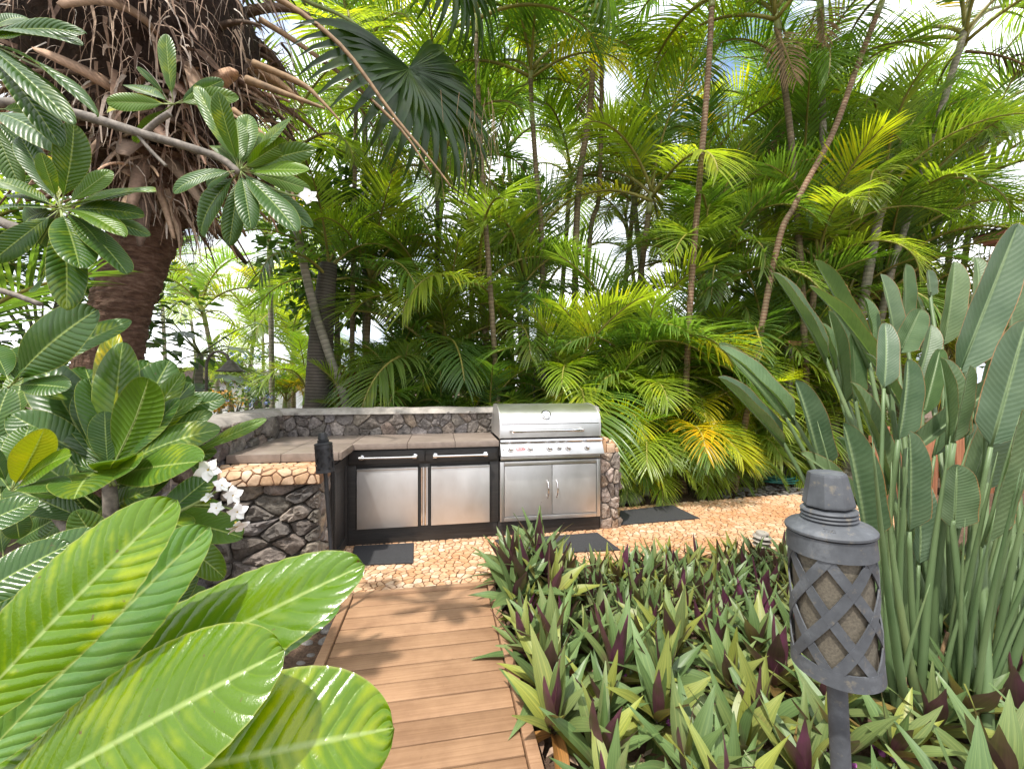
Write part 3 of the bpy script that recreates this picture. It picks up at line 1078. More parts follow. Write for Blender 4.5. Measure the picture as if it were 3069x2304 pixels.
def grill():
    X0, X1 = 0.488, 1.372
    e = empty('grill', ((X0 + X1) / 2, 3.6, 0), 'built-in stainless steel gas grill with curved hood and six knobs', 'grill')
    b = MB(); b.span((X0 + 0.01, 3.40, 0.129), (X1 - 0.01, 3.90, 0.83)); b.build('firebox', M_['dark_gap'], e)
    # door frame and doors
    b = MB()
    zb, zt = 0.131, 0.632
    b.span((X0, 3.338, zb), (X0 + 0.034, 3.399, zt), 0, 0.003)
    b.span((X1 - 0.034, 3.338, zb), (X1, 3.399, zt), 0, 0.003)
    b.span((X0 + 0.0345, 3.3385, zb), (X1 - 0.0345, 3.399, zb + 0.036), 0, 0.003)
    b.span((X0 + 0.0345, 3.3385, zt - 0.034), (X1 - 0.0345, 3.399, zt), 0, 0.003)
    b.build('door_frame', M_['steel_h'], e, 'angle')
    xm = (X0 + X1) / 2 + 0.008
    for xa, xb, hx in ((X0 + 0.038, xm - 0.002, xm - 0.040), (xm + 0.002, X1 - 0.038, xm + 0.040)):
        b = MB(); b.span((xa, 3.341, zb + 0.040), (xb, 3.399, zt - 0.038), 0, 0.003)
        d = b.build('door', M_['steel_v'], e, 'angle')
        m = MB()
        pts = [Vector((hx, 3.341 - 0.034 * math.sin(math.pi * t) ** 0.6, 0.318 + 0.142 * t)) for t in [i / 14 for i in range(15)]]
        m.tube(pts, [0.008] + [0.0062] * 13 + [0.008], 10)
        m.build('handle', M_['steel_bright'], d, True)
    b = MB(); b.span((X0 + 0.004, 3.332, 0.646), (X1 - 0.004, 3.399, 0.676), 0, 0.003); b.build('drip_strip', M_['steel_h'], e, 'angle')
    # sloped control panel
    b = MB()
    b.prism([(3.262, 0.690), (3.262, 0.697), (3.318, 0.794), (3.40, 0.794), (3.40, 0.684), (3.272, 0.684)], 'x', X0 - 0.002, X1 + 0.004)
    cp = b.build('control_panel', M_['steel_h'], e, 'angle')
    b = MB()
    b.prism([(3.300, 0.796), (3.294, 0.806), (3.302, 0.818), (3.345, 0.8245), (3.39, 0.8245), (3.39, 0.796)], 'x', X0 - 0.002, X1 + 0.002)
    b.build('front_rail', M_['steel_bright'], e, 'angle')
    pn = Vector((0, -(0.794 - 0.697), 0.318 - 0.262 - 0.0)).normalized()
    pn = Vector((0, -0.097, 0.056)).normalized()
    up = Vector((0, 0.056, 0.097)).normalized()
    pc = lambda x, t: Vector((x, 3.262 + 0.056 * t, 0.697 + 0.097 * t))
    def knob(x, r):
        c = pc(x, 0.5)
        Mx = Matrix.Translation(c) @ pn.to_track_quat('Z', 'Y').to_matrix().to_4x4()
        m = MB()
        m.lathe([(r * 1.25, 0.001), (r * 1.25, 0.006), (r * 1.12, 0.010), (r * 0.95, 0.011), (r * 0.86, 0.030), (r * 0.74, 0.036), (0.0005, 0.037)], 24, 0, Mx)
        m.box((0, 0, 0.037), (r * 0.25, r * 1.5, 0.006), 0, 0.001, None)
        # grip ridge moved onto the knob face
        n = 0
        for i in range(len(m.v) - 1, -1, -1):
            pass
        return m
    for u, r in ((1531, 0.0235), (1589, 0.0235), (1647, 0.0235), (1675.5, 0.019), (1703, 0.0235), (1759, 0.0235)):
        x = on_y(u, 1341, 3.285).x
        c = pc(x, 0.5)
        Mx = Matrix.Translation(c) @ pn.to_track_quat('Z', 'Y').to_matrix().to_4x4()
        m = MB()
        m.lathe([(r * 1.25, 0.0005), (r * 1.25, 0.006), (r * 1.12, 0.010), (r * 0.95, 0.011), (r * 0.86, 0.030), (r * 0.74, 0.036), (0.0005, 0.037)], 24, 0, Mx)
        k = m.build('knob', M_['steel_bright'], cp, 'angle')
        bm = bmesh.new(); bmesh.ops.create_cube(bm, size=1)
        for v in bm.verts: v.co = Vector((v.co.x * r * 0.22, v.co.y * r * 1.4, v.co.z * 0.006 + 0.039))
        g = MB(); g.bm(bm, 0, Mx); g.build('grip', M_['steel_h'], k)
    x = on_y(1508, 1343, 3.285).x
    m = MB(); m.lathe([(0.006, 0), (0.006, 0.004), (0.0003, 0.006)], 12, 0, Matrix.Translation(pc(x, 0.45)) @ pn.to_track_quat('Z', 'Y').to_matrix().to_4x4())
    m.build('igniter', M_['steel_bright'], cp, True)
    # badge
    xb = on_y(1560, 1341, 3.285).x
    rx = Vector((1, 0, 0))
    Mb = Matrix((( 1, 0, 0, 0), (0, up.y, pn.y, 0), (0, up.z, pn.z, 0), (0, 0, 0, 1)))
    Mb = Matrix.Translation(pc(xb, 0.46) + pn * 0.0012) @ Mb
    bm = bmesh.new(); bmesh.ops.create_cube(bm, size=1)
    for v in bm.verts: v.co = Vector((v.co.x * 0.086, v.co.y * 0.026, v.co.z * 0.003))
    bmesh.ops.bevel(bm, geom=[ed for ed in bm.edges if abs(ed.verts[0].co.z - ed.verts[1].co.z) > 0.001], offset=0.010, segments=4, affect='EDGES')
    m = MB(); m.bm(bm, 0, Mb); bd = m.build('badge', M_['badge_red'], cp)
    me = text_mesh('BULL', 0.024, 0.0004)
    me.materials.clear(); me.materials.append(M_['badge_white'])
    link('lettering', me, cp, Mb @ Matrix.Translation((0, 0, 0.0021)) @ Matrix.Diagonal((1.15, 1, 1, 1)))
    # hood
    prof = [(3.352, 0.828), (3.340, 0.832), (3.338, 0.938), (3.344, 0.952)]
    for i in range(1, 15):
        a = i / 14 * math.pi * 0.62
        prof.append((3.344 + 0.30 * (1 - math.cos(a)) * 1.0, 0.952 + 0.150 * math.sin(a) ** 0.9))
    prof += [(3.80, 1.035), (3.88, 0.93), (3.89, 0.828)]
    b = MB(); b.prism(prof, 'x', X0 + 0.006, X1 - 0.006)
    h = b.build('hood', M_['steel_h'], e, 'angle')
    # side plates, proud of the hood shell
    for xa, xb2 in ((X0 - 0.004, X0 + 0.0055), (X1 - 0.0055, X1 + 0.004)):
        p2 = [(p[0] - 0.004 if p[0] < 3.5 else p[0] + 0.003, p[1] + (0.004 if p[1] > 0.95 else 0)) for p in prof]
        b = MB(); b.prism(p2, 'x', xa, xb2)
        b.build('hood_side', M_['steel_v'], h, 'angle')
    b = MB(); b.span((X0 + 0.012, 3.336, 0.944), (X1 - 0.012, 3.346, 0.950), 0, 0.001); b.build('fold_line', M_['steel_bright'], h)
    z = 0.893
    ha, hb = on_y(1537, 1289, 3.29).x, on_y(1748, 1285, 3.29).x
    m = MB()
    m.tube([(ha + 0.02, 3.290, z), (hb - 0.02, 3.290, z)], 0.0125, 14)
    hd = m.build('hood_handle', M_['steel_bright'], h, 'angle')
    for xx, s in ((ha, 1), (hb, -1)):
        m = MB()
        m.tube([(xx, 3.338, z - 0.002), (xx, 3.31, z - 0.001), (xx + s * 0.006, 3.294, z), (xx + s * 0.02, 3.289, z), (xx + s * 0.085, 3.2895, z)], [0.021, 0.018, 0.0165, 0.0165, 0.0145], 14)
        m.build('bracket', M_['steel_bright'], hd, 'angle')
    # thermometer on the slope of the hood
    i = 5
    p0 = Vector((0, *prof[i])); p1 = Vector((0, *prof[i + 2]))
    tdir = (p1 - p0).normalized(); nn = Vector((0, -tdir.z, tdir.y))
    c = Vector((on_y(1635, 1240, 3.38).x, (p0.y + p1.y) / 2, (p0.z + p1.z) / 2))
    Mt = Matrix.Translation(c) @ nn.to_track_quat('Z', 'Y').to_matrix().to_4x4()
    m = MB(); m.lathe([(0.046, -0.006), (0.046, 0.010), (0.040, 0.014), (0.0345, 0.014), (0.0345, 0.009), (0.0003, 0.009)], 28, 0, Mt)
    t = m.build('thermometer', M_['steel_bright'], h, 'angle')
    m = MB(); m.lathe([(0.0343, 0.0095), (0.0003, 0.0097)], 28, 0, Mt); m.build('dial', M_['badge_white'], t)
    m = MB(); m.lathe([(0.0405, 0.0145), (0.0335, 0.0148)], 28, 0, Mt); m.build('dial_ring', M_['dark_gap'], t)
    bm = bmesh.new(); bmesh.ops.create_cube(bm, size=1)
    for v in bm.verts: v.co = Vector((v.co.x * 0.034, v.co.y * 0.003 + 0.004, v.co.z * 0.001 + 0.0105))
    m = MB(); m.bm(bm, 0, Mt); m.build('needle', M_['dark_gap'], t)


grill()


# =================================================================== mats, stones, lights
def floor_mats():
    for (pts, lab) in (
        ([(1062, 1634), (1240, 1625), (1238, 1684), (1046, 1691)], 'small black rubber mat in front of the fridge door next to the side panel'),
        ([(1482, 1616), (1790, 1594), (1858, 1645), (1530, 1661)], 'black rubber mat on the patio in front of the grill'),
        ([(1858, 1529), (2015, 1512), (2097, 1551), (1855, 1571)], 'black rubber mat beside the stone end wall')):
        P = [gp(u, v, 0.016) for u, v in pts]
        P = [(p.x, p.y) for p in P]
        if area(P) < 0: P = P[::-1]
        b = MB()
        q = shrink(P, 0.006)
        n = 4
        vs_ = [(p[0], p[1], 0.0068) for p in P] + [(p[0], p[1], 0.0135) for p in P] + [(p[0], p[1], 0.0165) for p in q]
        fs = [(k * n + i, k * n + (i + 1) % n, (k + 1) * n + (i + 1) % n, (k + 1) * n + i) for k in range(2) for i in range(n)] + [(8, 9, 10, 11), (3, 2, 1, 0)]
        b.add(vs_, fs)
        cx, cy = centroid(P)
        tag(b.build('rubber_mat', M_['rubber_mat'], None, False, True, (cx, cy, 0.0068)), lab, 'mat')


floor_mats()


def pebble_mesh(seed, flat=0.5):
    rng = random.Random(seed)
    bm = bmesh.new(); bmesh.ops.create_icosphere(bm, subdivisions=3, radius=0.5)
    sd = Vector((seed * 3.1, seed * 1.7, 0))
    for v in bm.verts:
        k = 1 + 0.25 * noise.noise(v.co * 1.6 + sd)
        v.co = Vector((v.co.x * k, v.co.y * k * 0.75, v.co.z * k * flat))
    b = MB(); b.bm(bm)
    return b.mesh('pebble', M_['pebble'], True)


PEB = [pebble_mesh(s, f) for s, f in ((1, 0.5), (2, 0.45), (3, 0.6), (4, 0.55))]


def pebbles():
    for (u, v, w, lab, m) in ((1852, 1501, 0.24, 'smooth grey river stone touching the stone end wall', 0), (1900, 1499, 0.25, 'smooth grey river stone beside the rubber mat, away from the wall', 1)):
        p = gp(u, v + 8)
        o = link('river_stone', PEB[m], None, Matrix.Translation((p.x, p.y, w * 0.19)) @ Matrix.Rotation(0.2 + m, 4, 'Z') @ Matrix.Scale(w, 4), (1.2, 1.2, 1.2, 1))
        tag(o, lab, 'stone')
    # loose stones in the gap between the boardwalk and the dry-stone wall
    rng = random.Random(14)
    spots = []
    for k in range(400):
        x = rng.uniform(-1.0, -0.60); y = rng.uniform(1.6, 2.68); s = rng.uniform(0.05, 0.13)
        if all((x - a) ** 2 + (y - b2) ** 2 > (0.55 * (s + c)) ** 2 for a, b2, c in spots):
            spots.append((x, y, s))
    for (x, y, s) in spots:
        o = link('loose_stone', rng.choice(PEB), None, Matrix.Translation((x, y, -0.115 + s * 0.2)) @ Matrix.Rotation(rng.uniform(0, 6.28), 4, 'Z') @ Matrix.Rotation(rng.uniform(-0.3, 0.3), 4, 'X') @ Matrix.Scale(s, 4))
        tag(o, 'loose rounded stone in the gap beside the boardwalk', 'stone', 'loose stones beside the boardwalk')
    # grey chips at the far end of the patio
    b = MB()
    for k in range(420):
        x = rng.uniform(3.2, 6.0); y = 4.06 + rng.uniform(0.0, 0.5) + (x - 4) * 0.06
        s = rng.uniform(0.015, 0.04)
        bm = bmesh.new(); bmesh.ops.create_icosphere(bm, subdivisions=1, radius=s)
        for v in bm.verts: v.co.z *= 0.45; v.co.x *= rng.uniform(0.8, 1.3)
        b.bm(bm, 0, Matrix.Translation((x, y, -0.035)) @ Matrix.Rotation(rng.uniform(0, 6), 4, 'Z'))
    tag(b.build('gravel', M_['pebble'], fix=False), 'grey stone chips at the far end of the patio', 'gravel', kind='stuff')


pebbles()


def path_light(x, y, lab, tilt=0.0):
    e = empty('path_light', (x, y, -0.03), lab, 'path light')
    M = Matrix.Translation((x, y, -0.03)) @ Matrix.Rotation(tilt, 4, 'X')
    b = MB(); b.lathe([(0.014, -0.06), (0.014, 0.1)], 12, 0, M); b.build('stake', M_['path_light'], e, 'angle')
    for z, r in ((0.085, 0.062), (0.118, 0.064), (0.150, 0.064)):
        b = MB(); b.lathe([(0.020, z + 0.014), (r * 0.72, z + 0.012), (r, z), (r, z - 0.004), (r * 0.7, z + 0.003), (0.018, z + 0.003)], 28, 0, M)
        b.build('louvre', M_['path_light'], e, 'angle')
    b = MB(); b.lathe([(0.018, 0.08), (0.018, 0.152)], 12, 0, M); b.build('core', M_['dark_gap'], e, 'angle')
    b = MB(); b.lathe([(0.044, 0.160), (0.044, 0.178), (0.040, 0.184), (0.0003, 0.188)], 28, 0, M); b.build('cap', M_['path_light'], e, 'angle')
    b = MB(); b.lathe([(0.006, 0.0), (0.006, 0.004), (0.0003, 0.005)], 10, 0, M @ Matrix.Translation((0, -0.0445, 0.170)) @ Matrix.Rotation(R(90), 4, 'X')); b.build('screw', M_['dark_gap'], e)


path_light(0.545, 2.70, 'round taupe path light beside the boardwalk corner, in front of the grill')
path_light(2.42, 2.72, 'tiered taupe path light at the patio edge of the purple leaf bed', R(4))


# =================================================================== torches
def torch(base, top, mat, lab, s=1.0, inner='torch_inner', lettering=False, stretch=1.0):
    """base: point on the pole at the ground, top: tip of the cap"""
    base = Vector(base); top = Vector(top)
    ax = (top - base).normalized()
    e = empty('torch', base, lab, 'torch')
    q = ax.to_track_quat('Z', 'Y').to_matrix().to_4x4()
    T = Matrix.Translation(top) @ q @ Matrix.Diagonal((s, s, s * stretch, 1)).to_4x4()      # local z=0 at the tip, downwards negative
    Lp = (top - base).length / (s * stretch)
    b = MB(); b.lathe([(0.0112, -Lp), (0.0112, -0.215)], 20, 0, T, True); b.build('pole', M_[mat], e, 'angle')
    # snuffer cap: eight-sided
    b = MB(); b.lathe([(0.0003, 0.0), (0.0205, -0.0005), (0.0215, -0.003), (0.0285, -0.035), (0.0285, -0.037), (0.024, -0.037), (0.018, -0.006)], 8, 0, T)
    b.build('cap', M_[mat], e, False)
    b = MB(); b.lathe([(0.0205, -0.030), (0.0205, -0.046)], 20, 0, T); b.build('neck', M_['torch_black'], e, True)
    pr = [(0.018, -0.040), (0.0285, -0.0405)]
    for k in range(3):
        z = -0.0415 - k * 0.0042
        pr += [(0.0300, z), (0.0312, z - 0.0015), (0.0300, z - 0.003), (0.0288, z - 0.0036)]
    pr += [(0.0305, -0.0545), (0.046, -0.0600), (0.0492, -0.0630), (0.0492, -0.0655), (0.046, -0.0672), (0.03, -0.066)]
    b = MB(); b.lathe(pr, 40, 0, T); lid = b.build('lid', M_[mat], e, 'angle')
    if lettering:
        me = text_mesh('TIKI', 0.0075, 0.0003)
        me.materials.clear(); me.materials.append(M_[mat])
        wdir = (q.to_3x3().inverted() @ (Vector((0, 0, CAM_H)) - top))
        a0 = math.atan2(wdir.y, wdir.x)
        for v in me.vertices:
            r = 0.0395 - v.co.y
            a = a0 + v.co.x / 0.0395
            r2 = r
            z = -0.0545 - (r2 - 0.0305) / (0.046 - 0.0305) * 0.0055 + 0.0003 + v.co.z
            v.co = Vector((r2 * math.cos(a), r2 * math.sin(a), z))
        link('lettering', me, lid, T)
    # fuel can
    b = MB(); b.lathe([(0.030, -0.066), (0.0425, -0.068), (0.0430, -0.208), (0.034, -0.214), (0.011, -0.219)], 32, 0, T)
    b.build('canister', M_[inner], e, 'angle')
    # shade: top band, two families of helical strips, bottom band
    def shell(r0, r1, z0, z1, ra=None):
        return [(r0, z0), (r1, z0), (r1 + 0.0016, z1), (r0 + 0.0016, z1), (r0, z0)]
    b = MB(); b.lathe(shell(0.0448, 0.0468, -0.0678, -0.0890), 48, 0, T); sh = b.build('shade', M_[mat], e, 'angle')
    b = MB(); b.lathe([(0.0465, -0.2065), (0.0488, -0.2065), (0.0498, -0.2235), (0.0476, -0.2235), (0.0465, -0.2065)], 48, 0, T); b.build('lower_band', M_[mat], sh, 'angle')
    z0, z1 = -0.0880, -0.2075
    NC = 6
    tot = 1.9 * 2 * math.pi / NC
    for fam, sgn in ((0, 1), (1, -1)):
        for k in range(NC):
            b = MB(); vs_ = []; n = 16
            hw = 0.0058
            for i in range(n + 1):
                t = i / n
                r = 0.0450 + 0.0020 * t + 0.0004 * fam
                th = 2 * math.pi * k / NC + sgn * tot * t + 0.3
                z = z0 + (z1 - z0) * t
                dth = hw * 1.25 / r
                for (rr, dd) in ((r, -dth), (r, dth), (r + 0.0018, dth), (r + 0.0018, -dth)):
                    vs_.append(T @ Vector((rr * math.cos(th + dd), rr * math.sin(th + dd), z)))
            fs = [(i * 4 + j, i * 4 + (j + 1) % 4, (i + 1) * 4 + (j + 1) % 4, (i + 1) * 4 + j) for i in range(n) for j in range(4)] + [(0, 1, 2, 3), (n * 4 + 3, n * 4 + 2, n * 4 + 1, n * 4)]
            b.add(vs_, fs); b.build('lattice_strip', M_[mat], sh, 'angle')
    return e


tb = at(2520, 2304, 0.43); tt = at(2477, 1414, 0.43)
d = (tt - tb).normalized()
torch(tb + d * ((-0.06 - tb.z) / d.z), tt, 'torch_grey', 'weathered grey garden torch with diamond lattice shade among the purple leaves', 0.81, lettering=True, stretch=1.14)
tb = at(1008, 1862, 2.22); tt = at(966, 1296, 2.22)
d = (tt - tb).normalized()
torch(tb + d * ((-0.10 - tb.z) / d.z), tt, 'torch_black', 'black garden torch on a thin pole in front of the dry-stone wall', 0.97, 'torch_black')


# =================================================================== bell lamps
def bell_lamp(post, shade, w, lab, zb=-0.06):
    post = Vector(post); shade = Vector(shade)
    e = empty('bell_lamp', (post.x, post.y, zb), lab, 'lamp')
    r = (shade - post); r.z = 0
    top = max(shade.z + w * 0.52, post.z)
    path = [(post.x, post.y, zb)] + [Vector((post.x, post.y, top - 0.1))]
    path += [post.lerp(shade, 0.5 - 0.5 * math.cos(a)) * 1.0 for a in []]
    for i in range(1, 9):
        a = math.pi * i / 8
        p = Vector((post.x, post.y, 0)) + r * (0.5 - 0.5 * math.cos(a))
        path.append(Vector((p.x, p.y, top - 0.1 + 0.17 * math.sin(a) - max(0, (i - 6)) * 0.02)))
    path.append(Vector((shade.x, shade.y, shade.z + w * 0.36)))
    b = MB(); b.tube(path, 0.017, 10); b.build('post', M_['lamp_bronze'], e, True)
    T = Matrix.Translation(shade)
    b = MB(); b.lathe([(0.02, w * 0.42), (w * 0.12, w * 0.36), (w * 0.20, w * 0.27), (w * 0.29, w * 0.15), (w * 0.40, w * 0.05), (w * 0.5, 0.0), (w * 0.49, -0.004), (w * 0.38, w * 0.03), (w * 0.25, w * 0.14), (w * 0.1, w * 0.30)], 32, 0, T)
    b.build('shade', M_['lamp_bronze'], e, True)
    b = MB(); b.lathe([(0.015, w * 0.3), (w * 0.12, w * 0.15), (w * 0.13, w * 0.02), (0.001, -w * 0.04)], 16, 0, T); b.build('bulb', M_['torch_inner'], e, True)


s_ = at(691, 1113, 4.9); p_ = at(618, 1113, 4.9)
bell_lamp(p_, s_, 0.33, 'bronze bell-shaped lamp on a curved post beyond the capped stone wall')
s_ = at(1628, 1136, 5.3); p_ = at(1600, 1136, 5.4)
bell_lamp(p_, s_, 0.21, 'brown bell-shaped lamp half hidden in the palms behind the grill')


# =================================================================== far buildings and fences
def red_house():
    p = at(2915, 752, 6.2)
    x, y, z = p.x, p.y, p.z
    e = empty('red_house', (x + 2, y - 1.5, -0.06), 'red house with pink cornice and dark shingle roof beside the palms', 'house')
    b = MB(); b.span((x + 0.45, y - 4.5, -0.1), (x + 4, y - 0.45, z)); b.build('wall', M_['red_paint'], e)
    for k, (o, h0, h1, m) in enumerate(((0.0, 0.11, 0.20, 'pink_paint'), (0.07, 0.05, 0.109, 'pink_paint'), (0.16, -0.02, 0.049, 'red_paint'), (0.30, -0.10, -0.021, 'red_paint'))):
        b = MB(); b.span((x + o, y - 5, z + h0), (x + 4.4, y - o, z + h1), 0, 0.01); b.build('cornice', M_[m], e, 'angle')
    rf = MB(); rf.prism([(x - 0.05, z + 0.205), (x + 2.2, z + 0.85), (x + 4.5, z + 0.205)], 'y', y - 5, y + 0.03)
    r = rf.build('roof', M_['shingle'], e)
    for i in range(9):
        a = i / 9; bx = x - 0.08 + 2.2 * a; bz = z + 0.215 + 0.64 * a
        b = MB()
        b.add([(bx, y - 5.02, bz), (bx + 0.29, y - 5.02, bz + 0.085), (bx + 0.29, y + 0.06, bz + 0.085), (bx, y + 0.06, bz),
               (bx, y - 5.02, bz + 0.025), (bx + 0.29, y - 5.02, bz + 0.10), (bx + 0.29, y + 0.06, bz + 0.10), (bx, y + 0.06, bz + 0.025)],
              [(0, 1, 2, 3), (7, 6, 5, 4), (0, 4, 5, 1), (1, 5, 6, 2), (2, 6, 7, 3), (3, 7, 4, 0)])
        b.build('shingle', M_['shingle'], r)
    b = MB(); b.span((x + 0.42, y - 2.6, 0.9), (x + 0.449, y - 1.6, 2.2)); w = b.build('window', M_['white_paint'], e)
    b = MB(); b.span((x + 0.405, y - 2.5, 1.0), (x + 0.4195, y - 1.7, 2.1)); b.build('pane', M_['window_glass'], w)


red_house()


def garden_fence():
    a = gp(2722, 1505); y = a.y + 0.3
    e = empty('wooden_fence', (a.x + 0.8, y, -0.06), 'low red-brown wooden board fence behind the bird of paradise plant', 'fence')
    for k in range(17):
        x = a.x + k * 0.118
        b = MB(); b.box((x, y + 0.02 * (k % 2), 0.36), (0.108, 0.022, 0.84 + 0.02 * (k % 3)), 0, 0.004, Matrix.Rotation(R(1.5 * ((k * 7) % 5 - 2)), 4, 'Y'))
        b.build('board', M_['fence_wood'], e, 'angle')
    for z in (0.15, 0.6):
        b = MB(); b.span((a.x - 0.05, y + 0.034, z), (a.x + 1.95, y + 0.075, z + 0.08)); b.build('rail', M_['fence_wood'], e)


garden_fence()


def trellis():
    p = at(2365, 1037, 5.6)
    e = empty('wooden_trellis', (p.x, p.y, -0.06), 'weathered post and beam frame standing in the palm hedge', 'frame')
    for k, dx in enumerate((0, 0.75)):
        b = MB(); b.span((p.x + dx - 0.04, p.y - 0.04, -0.1), (p.x + dx + 0.04, p.y + 0.04, p.z), 0, 0.006); b.build('post', M_['stem_grey'], e, 'angle')
    b = MB(); b.span((p.x - 0.06, p.y - 0.035, p.z + 0.001), (p.x + 0.95, p.y + 0.035, p.z + 0.07), 0, 0.006); b.build('beam', M_['fence_wood'], e, 'angle')


trellis()


def hose():
    c = gp(2360, 1455)
    pts = []
    for i in range(120):
        a = i * 0.32; r = 0.16 + 0.03 * math.sin(i * 0.9)
        pts.append((c.x + r * math.cos(a) * 1.3, c.y + 0.1 + r * 0.6 * math.sin(a), 0.02 + i * 0.0006 + 0.01 * math.sin(a * 0.7)))
    last = Vector(pts[-1])
    for i in range(1, 16):
        t = i / 15
        pts.append(last + Vector((0.10 * math.sin(t * 9), 0.08 * t, 0.62 * t)))
    b = MB(); b.tube(pts, 0.009, 6)
    tag(b.build('garden_hose', M_['hose'], None, True, True, (c.x, c.y, 0)), 'coiled green garden hose at the foot of the palm hedge', 'hose')


hose()


def far_house():
    p = at(655, 1200, 15)
    x, y = p.x, p.y
    e = empty('white_house', (x, y, -0.06), 'pale house with white railing in the distance beyond the lamp', 'house')
    b = MB(); b.span((x - 3.2, y, -0.1), (x + 2.6, y + 4, 1.35)); b.build('wall', M_['white_paint'], e)
    b = MB(); b.prism([(x - 3.6, 1.351), (x - 0.3, 2.0), (x + 3.0, 1.351)], 'y', y - 0.35, y + 4.3); b.build('roof', M_['shingle'], e)
    for xx in (-2.0, -0.6, 0.9):
        b = MB(); b.span((x + xx, y - 0.03, 0.35), (x + xx + 0.9, y - 0.002, 1.15)); w = b.build('window', M_['white_paint'], e)
        b = MB(); b.span((x + xx + 0.07, y - 0.045, 0.42), (x + xx + 0.83, y - 0.031, 1.08)); b.build('pane', M_['window_glass'], w)
    b = MB(); b.span((x - 3.2, y - 1.2, 0.78), (x + 2.6, y - 1.14, 0.86)); r = b.build('railing', M_['white_paint'], e)
    for k in range(30):
        b = MB(); b.span((x - 3.2 + k * 0.2, y - 1.19, -0.1), (x - 3.16 + k * 0.2, y - 1.15, 0.78)); b.build('baluster', M_['white_paint'], r)


far_house()

# =================================================================== plant meshes
def frond_mesh(seed, p0, bend, n=36, llen=0.30, lwid=0.020, vee=25, droop=1.2, petiole=0.2, kx=0.0, mats=('palm_leaf', 'palm_rachis')):
    """feather frond of unit length; starts along +Y tilted up by p0, bends down by bend degrees"""
    rng = random.Random(seed)
    b = MB()
    N = 30
    P = [Vector((0, 0, 0))]; TH = []
    for i in range(N):
        t = i / N
        th = R(p0 - bend * t ** 1.25)
        TH.append(th)
        P.append(P[-1] + Vector((kx * t * 0.6, math.cos(th), math.sin(th))) / N)
    TH.append(TH[-1])
    rad = [0.013 * (1 - 0.85 * (i / N)) + 0.002 for i in range(N + 1)]
    b.tube(P[::2], rad[::2], 5, 1)
    for i in range(n):
        for sgn in (-1, 1):
            t = petiole + (1 - petiole) * ((i + rng.uniform(0, 0.6) + (0.25 if sgn > 0 else 0)) / n)
            t = min(t, 0.998)
            k = int(t * N); f = t * N - k
            p = P[k].lerp(P[k + 1], f); th = TH[k]
            T = Vector((0, math.cos(th), math.sin(th))); Nn = Vector((0, -math.sin(th), math.cos(th)))
            s = (t - petiole) / (1 - petiole)
            ang = R(72 - 48 * s + rng.uniform(-5, 5))
            ve = R(vee + rng.uniform(-8, 8))
            L = llen * (0.55 + 0.75 * math.sin(math.pi * min(1, s * 0.8 + 0.14))) * (1 if s < 0.85 else 0.8) * rng.uniform(0.9, 1.08)
            d = Vector((sgn, 0, 0)) * (math.sin(ang) * math.cos(ve)) + T * math.cos(ang) + Nn * (math.sin(ang) * math.sin(ve))
            W = lwid * rng.uniform(0.85, 1.15) * (1 - 0.35 * s)
            q = p.copy(); verts = []; segs = 5
            dr = droop * rng.uniform(0.7, 1.3)
            for j in range(segs + 1):
                u = j / segs
                w = W * (0.45, 1.0, 1.0, 0.82, 0.5, 0.05)[j]
                side = d.cross(Nn)
                if side.length < 1e-4: side = T
                side.normalize()
                nn = side.cross(d).normalized()
                verts += [q - side * w * 0.5 + nn * w * 0.16, q, q + side * w * 0.5 + nn * w * 0.16]
                d = (d + Vector((0, 0, -1)) * dr * (L / segs) * (0.5 + 1.6 * u)).normalized()
                q = q + d * (L / segs)
            fs = []
            for j in range(segs):
                fs += [(j * 3, j * 3 + 1, j * 3 + 4, j * 3 + 3), (j * 3 + 1, j * 3 + 2, j * 3 + 5, j * 3 + 4)]
            b.add(verts, fs, 0)
    return b.mesh('frond', [M_[mats[0]], M_[mats[1]]], True)


FR = {
    'up': [frond_mesh(1, 82, 55, 40, 0.27, 0.016), frond_mesh(2, 76, 75, 40, 0.28, 0.0165, kx=0.2), frond_mesh(3, 70, 60, 38, 0.27, 0.0165, kx=-0.2)],
    'arch': [frond_mesh(4, 62, 105, 40, 0.28, 0.0165, 28, 1.4), frond_mesh(5, 55, 95, 38, 0.30, 0.0175, 20, 1.6, kx=0.25), frond_mesh(6, 58, 120, 42, 0.27, 0.0165, 30, 1.2, kx=-0.25)],
    'droop': [frond_mesh(7, 30, 105, 40, 0.29, 0.0165, 15, 1.8), frond_mesh(8, 22, 90, 38, 0.30, 0.0175, 10, 2.0, kx=0.2), frond_mesh(9, 38, 130, 40, 0.28, 0.0165, 20, 1.6, kx=-0.2)],
    'low': [frond_mesh(10, 66, 130, 34, 0.30, 0.020, 26, 1.3, 0.25), frond_mesh(11, 58, 120, 34, 0.31, 0.021, 20, 1.5, 0.22, 0.2), frond_mesh(12, 50, 125, 36, 0.30, 0.020, 24, 1.4, 0.24, -0.2)],
    'dead': [frond_mesh(13, -30, 55, 26, 0.24, 0.016, 5, 3.0, 0.2, 0, ('palm_dead', 'palm_dead')), frond_mesh(14, -50, 35, 24, 0.22, 0.015, 0, 3.4, 0.2, 0.2, ('palm_dead', 'palm_dead'))],
}

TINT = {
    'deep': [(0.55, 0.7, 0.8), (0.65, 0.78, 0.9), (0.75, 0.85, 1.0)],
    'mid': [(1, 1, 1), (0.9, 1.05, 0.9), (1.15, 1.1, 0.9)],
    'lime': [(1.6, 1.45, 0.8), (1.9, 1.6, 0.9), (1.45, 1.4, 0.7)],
    'gold': [(2.6, 1.9, 0.5), (2.9, 1.8, 0.45), (3.4, 1.7, 0.5)],
}


